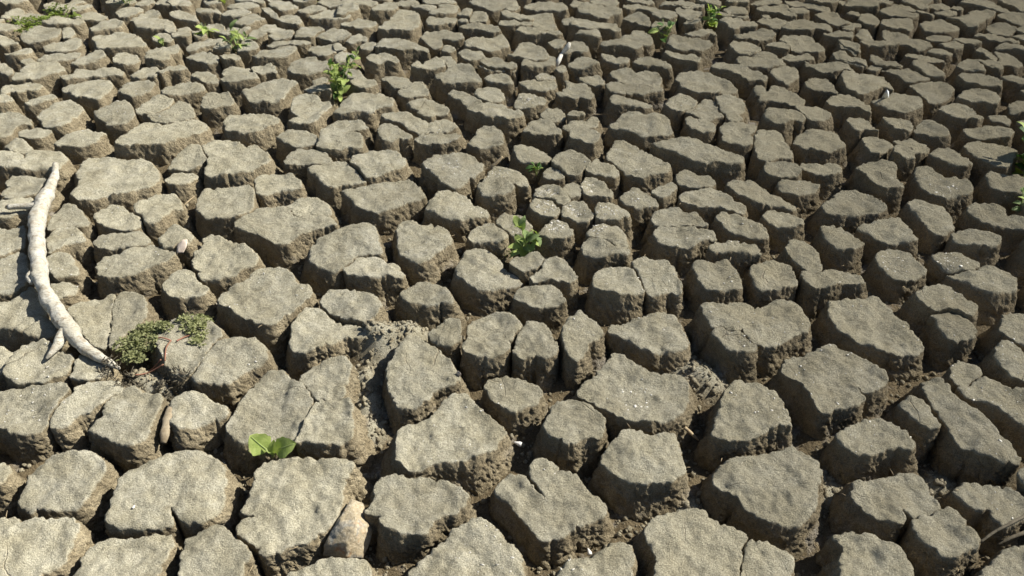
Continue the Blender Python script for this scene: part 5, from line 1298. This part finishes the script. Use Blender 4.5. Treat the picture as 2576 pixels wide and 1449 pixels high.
# ---------------------------------------------------------------- leafy plants standing in the cracks
def bushy(name, base, height, spread, n, label, leaf_len, leaf_w, seed, mat=None, mats=None, group='green plants growing in the cracks', lean=(0, 0), stems=4, shape=0.95):
    rs = random.Random(seed)
    base = Vector(base)
    root = empty(name, base)
    tag(root, label, 'plant', group)
    tips = []
    for s in range(stems):
        a = 2 * math.pi * (s + rs.random() * 0.6) / stems
        r = spread * rs.uniform(0.25, 0.75)
        tip = base + Vector((math.cos(a) * r + lean[0], math.sin(a) * r + lean[1], height * rs.uniform(0.6, 1.0)))
        mid = base.lerp(tip, 0.5) + Vector((0, 0, height * 0.1))
        part('stem', tube([base, mid, tip], [0.0026, 0.0021, 0.0012], seg=6, sub=3), M_STEM, root)
        tips.append((mid, tip))
    shared = [np_mesh('leaf', *leaf_geo(1.0, leaf_w / leaf_len, arch=rs.uniform(0.0, 0.3), fold=rs.uniform(0.1, 0.4), wave=0.12, shape=shape, seed=k, nu=6, nv=2)) for k in range(4)]
    pal = mats or [mat or M_LEAF]
    for me in shared: me.materials.append(pal[0])
    for k in range(n):
        mid, tip = tips[k % stems]
        f = rs.uniform(0.0, 1.0) ** 0.8
        p = base.lerp(mid, f * 2) if f < 0.5 else mid.lerp(tip, f * 2 - 1)
        az = rs.uniform(0, 2 * math.pi); el = rs.uniform(-0.25, 0.85) if f < 0.85 else rs.uniform(0.3, 1.3)
        L = leaf_len * rs.uniform(0.55, 1.1) * (1.1 - 0.45 * f)
        d = Vector((math.cos(az) * math.cos(el), math.sin(az) * math.cos(el), math.sin(el)))
        o = bpy.data.objects.new('leaf', shared[k % 4])
        col.objects.link(o); o.parent = root
        q = d.to_track_quat('Y', 'Z') @ Matrix.Rotation(rs.uniform(-0.7, 0.7), 3, 'Y').to_quaternion()
        o.rotation_mode = 'QUATERNION'; o.rotation_quaternion = q
        o.scale = (L, L, L); o.location = p - base
        if len(pal) > 1 and rs.random() < 0.35:
            o.material_slots[0].link = 'OBJECT'; o.material_slots[0].material = pal[1]
    return root

bushy('leafy_weed', (0.0551, 2.1609, 0.0450), 0.135, 0.080, 34, 'wilting grey green leafy plant among the small white flecked blocks in the middle', 0.075, 0.036, 21, mats=[M_LEAF2, M_LEAF], lean=(-0.01, -0.02), stems=4)
bushy('leafy_weed', (0.1010, 2.7281, 0.0550), 0.06, 0.04, 9, 'small dark green sprout in a shadowed crack behind the wilting middle plant', 0.045, 0.026, 22, mats=[M_LEAF3, M_LEAF])
bushy('leafy_weed', (-0.8534, 3.5081, 0.0300), 0.24, 0.14, 80, 'tall bright green weed with many leaves, the tallest plant, left of centre', 0.062, 0.030, 23, mats=[M_LEAF, M_LEAF3], stems=6, lean=(0.03, 0.0))
bushy('leafy_weed', (-1.5011, 4.0711, 0.0400), 0.16, 0.10, 24, 'spreading weed with long upright leaves left of the tallest plant', 0.10, 0.034, 24, mats=[M_LEAF2, M_LEAF], stems=4)
bushy('leafy_weed', (0.8833, 4.3293, 0.0200), 0.14, 0.09, 16, 'dark green weed rising from a deep crack, lower left of a brighter weed', 0.075, 0.040, 25, mats=[M_LEAF3, M_LEAF])
bushy('leafy_weed', (1.1831, 4.5303, 0.0400), 0.13, 0.11, 36, 'bright leafy weed far back right of centre beside a darker weed', 0.068, 0.036, 26, mats=[M_LEAF, M_LEAF3], stems=5)
bushy('leafy_weed', (-2.4059, 4.8163, 0.0600), 0.11, 0.09, 9, 'small green sprout far back in the top left cracks', 0.10, 0.05, 27, mats=[M_LEAF3, M_LEAF])
bushy('leafy_weed', (-1.8412, 4.9304, 0.0500), 0.13, 0.08, 10, 'small sprout cut off by the top edge left of centre', 0.10, 0.045, 28, mats=[M_LEAF2, M_LEAF])
bushy('leafy_weed', (-1.2767, 4.8806, 0.0700), 0.10, 0.11, 12, 'low spiky sprout near the top edge above the spreading weed', 0.11, 0.030, 29, mats=[M_LEAF3, M_LEAF])
bushy('leafy_weed', (-1.7470, 4.3089, 0.0600), 0.09, 0.04, 5, 'tiny two leaved sprout just left of the spreading weed', 0.09, 0.042, 30, mats=[M_LEAF, M_LEAF2])
bushy('leafy_weed', (-1.9324, 4.1219, 0.0800), 0.05, 0.04, 4, 'tiny light green sprout on a low block in the upper left', 0.06, 0.032, 31, mats=[M_LEAF2, M_LEAF])
bushy('leafy_weed', (2.1342, 2.7685, 0.0400), 0.19, 0.13, 34, 'dark leafy plant at the right edge shading the blocks beside it', 0.095, 0.055, 32, mats=[M_LEAF3, M_LEAF], stems=5)
bushy('leafy_weed', (1.9277, 2.4339, 0.0750), 0.075, 0.06, 12, 'pale green rosette at the right edge below the dark leafy plant', 0.055, 0.026, 33, mats=[M_LEAF, M_LEAF2])

# ---------------------------------------------------------------- creeping mats
def creeper(name, patches, n, size, label, mat, seed, runners=(), stem_mat=None, height=0.02, group=None):
    rs = random.Random(seed)
    c = Vector(patches[0][0])
    root = empty(name, (c.x, c.y, 0.09))
    tag(root, label, 'plant', group)
    VV, TT = [], []
    tot = sum(p[1] * p[2] for p in patches)
    for (pc, rx, ry) in patches:
        pc = Vector(pc)
        for _ in range(int(n * rx * ry / tot)):
            a = rs.uniform(0, 2 * math.pi); r = math.sqrt(rs.random()) * (0.75 + 0.25 * math.sin(3 * a + seed))
            x, y = pc.x + math.cos(a) * r * rx, pc.y + math.sin(a) * r * ry
            z = max(surface(x, y), 0.088) + height * rs.random() * (1.2 - r)
            L = size * rs.uniform(0.6, 1.3)
            V, T = leaf_geo(L, L * 0.5, arch=0.1, fold=0.2, nu=3, nv=1)
            az = rs.uniform(0, 6.28); el = rs.uniform(-0.2, 0.9)
            d = Vector((math.cos(az) * math.cos(el), math.sin(az) * math.cos(el), math.sin(el)))
            q = d.to_track_quat('Y', 'Z') @ Matrix.Rotation(rs.uniform(-0.8, 0.8), 3, 'Y').to_quaternion()
            M = np.array(q.to_matrix())
            TT.append(T + sum(len(v) for v in VV[-1:]) * 0 + len(V) * len(VV)); VV.append(V @ M.T + np.array([x, y, z + 0.002]))
    part('foliage', (np.vstack(VV), np.vstack(TT)), mat, root, kind='stuff')
    for k, pts in enumerate(runners):
        part('runner', tube([(p[0], p[1], surface(p[0], p[1]) + 0.006) for p in pts], [0.0022] * len(pts), seg=6, sub=5), stem_mat, root)
    return root

dg.update()
creeper('creeping_weed', [((-1.1007, 1.6707, 0.1000), 0.072, 0.070), ((-1.0953, 1.5983, 0.1000), 0.040, 0.030), ((-1.0405, 1.7058, 0.1000), 0.032, 0.022), ((-1.0966, 1.7211, 0.1000), 0.06, 0.03)], 1650, 0.0110,
    'dense creeping weed mat of tiny leaves beside the lower end of the branch', M_MAT, 41,
    runners=[[(-1.0734, 1.5430, 0.1000), (-1.0456, 1.5612, 0.1000), (-0.9962, 1.5658, 0.1000)], [(-0.9932, 1.5750, 0.1000), (-1.0019, 1.6173, 0.1000), (-0.9984, 1.6486, 0.1000)], [(-0.9984, 1.6486, 0.1000), (-1.0290, 1.6559, 0.1000), (-1.0488, 1.6559, 0.1000)], [(-1.0815, 1.5797, 0.1000), (-1.0562, 1.5890, 0.1000), (-1.0094, 1.5843, 0.1000)]],
    stem_mat=M_RED, height=0.024, group='creeping weed mats')
creeper('creeping_weed', [((-0.9464, 1.7160, 0.1000), 0.045, 0.055), ((-0.9855, 1.7418, 0.1000), 0.03, 0.02), ((-0.9344, 1.7627, 0.1000), 0.022, 0.02), ((-0.9251, 1.6609, 0.1000), 0.026, 0.025)], 520, 0.0110,
    'smaller creeping weed mat right of the dense one, joined by red runners', M_MAT, 42,
    runners=[[(-0.9844, 1.6511, 0.1000), (-0.9747, 1.6707, 0.1000), (-0.9598, 1.6857, 0.1000)]], stem_mat=M_RED, height=0.018, group='creeping weed mats')
creeper('creeping_weed', [((-2.8088, 4.4879, 0.1000), 0.19, 0.10), ((-2.7488, 4.5002, 0.1000), 0.12, 0.06), ((-2.8277, 4.4272, 0.1000), 0.10, 0.10), ((-2.7942, 4.3212, 0.1000), 0.06, 0.06)], 520, 0.017,
    'yellow green creeping weed spread over far blocks at the top left', M_MOSS, 43, height=0.015, group='creeping weed mats')
creeper('creeping_weed', [((-2.7592, 4.6554, 0.0800), 0.10, 0.06), ((-2.6403, 4.5249, 0.1000), 0.09, 0.04)], 160, 0.022,
    'thin scattered tuft of creeping weed right of the yellow green mat', M_MOSS, 44, height=0.03, group='creeping weed mats')

# dry brown tufts where the branch meets the weed
def dry_tuft(c, n, r, label, seed):
    rs = random.Random(seed)
    c = Vector(c)
    geos, off = [[], []], 0
    for _ in range(n):
        a = rs.uniform(0, 6.28); q = math.sqrt(rs.random()) * r
        x, y = c.x + math.cos(a) * q, c.y + math.sin(a) * q * 0.8
        z = surface(x, y)
        d = Vector((rs.uniform(-1, 1), rs.uniform(-1, 1), rs.uniform(0, 0.9))) * rs.uniform(0.008, 0.022)
        V, T = tube([(x, y, z), (x + d.x * .5 + rs.uniform(-.003, .003), y + d.y * .5, z + d.z * .7), (x + d.x, y + d.y, z + d.z)], [0.0013, 0.0013, 0.0006], seg=4, sub=2)
        geos[0].append(V); geos[1].append(T + off); off += len(V)
    return mesh_thing('dry_tuft', (np.vstack(geos[0]), np.vstack(geos[1])), M_TWIG, label, 'dead plant', 'dead brown tufts')
dry_tuft((-1.1241, 1.5430, 0.1000), 210, 0.042, 'dead brown tuft at the very tip of the branch', 51)
dry_tuft((-1.0701, 1.5030, 0.1000), 120, 0.034, 'dead brown tuft on the bank below the branch tip', 52)
dry_tuft((-0.9532, 1.5186, 0.0800), 170, 0.044, 'dead brown tuft of withered stems below the red runners', 53)

# ---------------------------------------------------------------- stones, sticks, shells
def rock(name, pts, mat, label, cat, amp=0.003, sub=2, seed=0, freq=40, group=None, smooth=0.12):
    return mesh_thing(name, stone_geo(pts, sub, amp, seed, freq, smooth), mat, label, cat, group)

rock('stone', [(-0.3830, 1.1109, 0.0950), (-0.3551, 1.1039, 0.0850), (-0.3922, 1.0646, 0.1050), (-0.3483, 1.0721, 0.0900), (-0.3943, 1.0310, 0.1120), (-0.3525, 1.0224, 0.1180), (-0.3534, 1.0033, 0.1160), (-0.3258, 1.0374, 0.0700), (-0.4160, 1.0175, 0.0950),
     (-0.4302, 0.9958, 0.0750), (-0.3694, 0.9848, 0.1050), (-0.3279, 1.0262, 0.0600), (-0.3422, 0.9899, 0.0350), (-0.3762, 0.9709, 0.0650), (-0.4335, 0.9893, 0.0450), (-0.4234, 1.0388, 0.0000), (-0.3750, 1.0693, 0.0000), (-0.3966, 1.1420, 0.0100)],
     M_STONE, 'tan angular sandstone lump with rusty patches wedged between front blocks', 'stone', amp=0.0032, sub=3, seed=4, freq=60, smooth=0.0)
rock('stone_flake', [(-1.1521, 2.1350, 0.1180), (-1.1288, 2.1475, 0.1350), (-1.1165, 2.1519, 0.1320), (-1.1138, 2.1254, 0.1200), (-1.1237, 2.1083, 0.1040), (-1.1466, 2.1083, 0.1040), (-1.1631, 2.1746, 0.1000), (-1.1273, 2.1368, 0.0980)],
     M_PALE, 'pale pink stone flake resting on a block right of the branch', 'stone', amp=0.002, seed=5)
rock('slate_shard', [(1.7238, 3.3007, 0.1850), (1.7631, 3.3487, 0.1500), (1.7857, 3.3879, 0.1050), (1.7475, 3.3754, 0.1000), (1.7788, 3.3844, 0.0960), (1.7968, 3.3963, 0.0960)], M_GREY,
     'pointed pale grey shard standing up on a far block, upper right', 'stone', amp=0.0008, sub=1, seed=6)
rock('stone_flake', [(-1.8178, 4.3739, 0.1100), (-1.7725, 4.3385, 0.1400), (-1.7677, 4.3475, 0.1150), (-1.8001, 4.3910, 0.0900), (-1.8243, 4.4029, 0.0900), (-1.8135, 4.4152, 0.1000)], M_BLEACH,
     'whitish chip beside a small sprout in the upper left', 'stone', amp=0.002, seed=7)
rock('pebble', [(-0.1567, 1.5361, 0.0980), (-0.1515, 1.5333, 0.1060), (-0.1440, 1.5264, 0.1040), (-0.1436, 1.5247, 0.0960), (-0.1486, 1.5263, 0.0900), (-0.1551, 1.5310, 0.0920), (-0.1514, 1.5436, 0.0840)], M_PALE,
     'small rounded cream pebble on the right rim of a teardrop shaped block', 'pebble', amp=0.0008, sub=2, seed=8)
rock('terracotta_chip', [(0.2138, 1.6180, 0.0500), (0.2269, 1.6183, 0.0520), (0.2248, 1.6114, 0.0450), (0.2130, 1.6089, 0.0360), (0.2079, 1.6160, 0.0360), (0.2197, 1.6269, 0.0300)], M_ORANGE,
     'small orange chip lying at the foot of the middle blocks', 'chip', amp=0.0006, sub=1, seed=9)

mesh_thing('stick', tube([(0.3034, 3.9371, 0.1650), (0.2943, 3.9270, 0.1500), (0.2803, 3.9252, 0.1300), (0.2698, 3.9249, 0.1150)], [0.008, 0.013, 0.012, 0.009], seg=10, rough=0.25, seed=1),
    M_BLEACH, 'upper white bleached stick leaning in a far crack, top right of centre', 'stick', 'bleached sticks')
mesh_thing('stick', tube([(0.2625, 3.9231, 0.1100), (0.2494, 3.8752, 0.1000), (0.2349, 3.8617, 0.0750), (0.2252, 3.8718, 0.0500)], [0.009, 0.012, 0.011, 0.007], seg=10, rough=0.25, seed=2),
    M_BLEACH, 'lower bleached stick leaning below the white one in a far crack', 'stick', 'bleached sticks')
mesh_thing('bark_slab', tube([(-0.9276, 1.4240, 0.0850), (-0.9148, 1.3669, 0.0900), (-0.9084, 1.3248, 0.0850), (-0.9081, 1.3018, 0.0700)],
    [0.0079, 0.0125, 0.0129, 0.0076], seg=10, rough=0.35, seed=3, flat=0.5),
    M_WOOD, 'brown slab of bark wedged upright in a crack, lower left', 'bark')
mesh_thing('stick', tube([(-0.0375, 2.7602, 0.1250), (-0.0594, 2.7498, 0.1050), (-0.0825, 2.7422, 0.0850), (-0.1059, 2.7423, 0.0600)], [0.0041, 0.0069, 0.0083, 0.0092], seg=9, rough=0.25, seed=4),
    M_DRY, 'short tan stick leaning out of a crack left of the small sprout', 'stick')
mesh_thing('stick', tube([(0.4654, 1.3714, 0.0500), (0.4802, 1.3580, 0.0450), (0.5037, 1.3543, 0.0200)], [0.0060, 0.0045, 0.0021], seg=8, rough=0.3, seed=5),
    M_DRY, 'broken grey brown stick in the wide shadowed crack, front centre right', 'stick')
mesh_thing('twig', tube([(1.0752, 1.0078, 0.0700), (1.1084, 1.0242, 0.0850), (1.1484, 1.0397, 0.0950), (1.2133, 1.0681, 0.1000), (1.2691, 1.0930, 0.1000)], [0.0025, 0.0032, 0.0036, 0.004, 0.004], seg=8, rough=0.3, seed=6),
    M_TWIG, 'dark thin twig crossing the crack at the bottom right corner', 'twig', 'dark twigs in the bottom right corner')
mesh_thing('twig', tube([(1.1398, 1.0282, 0.0300), (1.1694, 1.0362, 0.0450), (1.2229, 1.0506, 0.0550)], [0.0035, 0.0045, 0.005], seg=8, rough=0.3, seed=7),
    M_TWIG, 'lower dark twig half buried below the thin one, bottom right corner', 'twig', 'dark twigs in the bottom right corner')
mesh_thing('stalk', tube([(-1.2718, 2.4981, 0.0500), (-1.2575, 2.5147, 0.0600), (-1.2453, 2.5564, 0.0600)], [0.003, 0.003, 0.002], seg=6, rough=0.2, seed=8),
    M_DRY, 'pale dry stalk in a crack left of centre beside a flat grey block', 'stalk')

def shell(p, L, ang, label, seed):
    d = Vector((math.cos(ang), math.sin(ang), 0.25)).normalized()
    p = Vector(p)
    geo = tube([p - d * L * 0.5, p - d * L * 0.2, p + d * L * 0.15, p + d * L * 0.5], [L * 0.30, L * 0.32, L * 0.20, L * 0.03], seg=12, rough=0.12, seed=seed, sub=3)
    mesh_thing('snail_shell', geo, M_SHELL, label, 'shell', 'snail shells')
shell((0.1798, 1.0124, 0.0280), 0.0167, 1.9, 'small white conical snail shell low on the side of the cleft block, front centre', 1)
shell((1.0801, 1.1441, 0.0500), 0.0192, 2.2, 'whitish broken snail shell beside a block at the bottom right', 2)
shell((0.0147, 1.3183, 0.0500), 0.0207, 2.9, 'bluish white snail shell stuck in crumbly mud below a middle block', 3)
shell((-0.8878, 1.0813, 0.1040), 0.0089, 1.2, 'tiny white snail shell on the flat notched block, bottom left', 4)

# loose straw in the cracks
rs, pts = scatter(5200, 91)
pts = pts[~mask_inside(pts)][:420]
VV, TT, off = [], [], 0
for p, zf in zip(pts, floor_height(pts[:, 0], pts[:, 1])):
    a = rs.uniform(0, 6.28); L = rs.uniform(0.006, 0.024)
    d = np.array([math.cos(a), math.sin(a), rs.uniform(-0.2, 0.4)]) * L
    b = np.array([p[0], p[1], max(zf, surface(p[0], p[1])) + 0.002])
    V, T = tube([b, b + d * 0.5 + np.array([0, 0, 0.001]), b + d], [0.0009, 0.0009, 0.0005], seg=4, sub=1)
    VV.append(V); TT.append(T + off); off += len(V)
tag(link('straw', np_mesh('straw', np.vstack(VV), np.vstack(TT)), M_DRY), 'loose bits of dry straw lying in the cracks', kind='stuff')
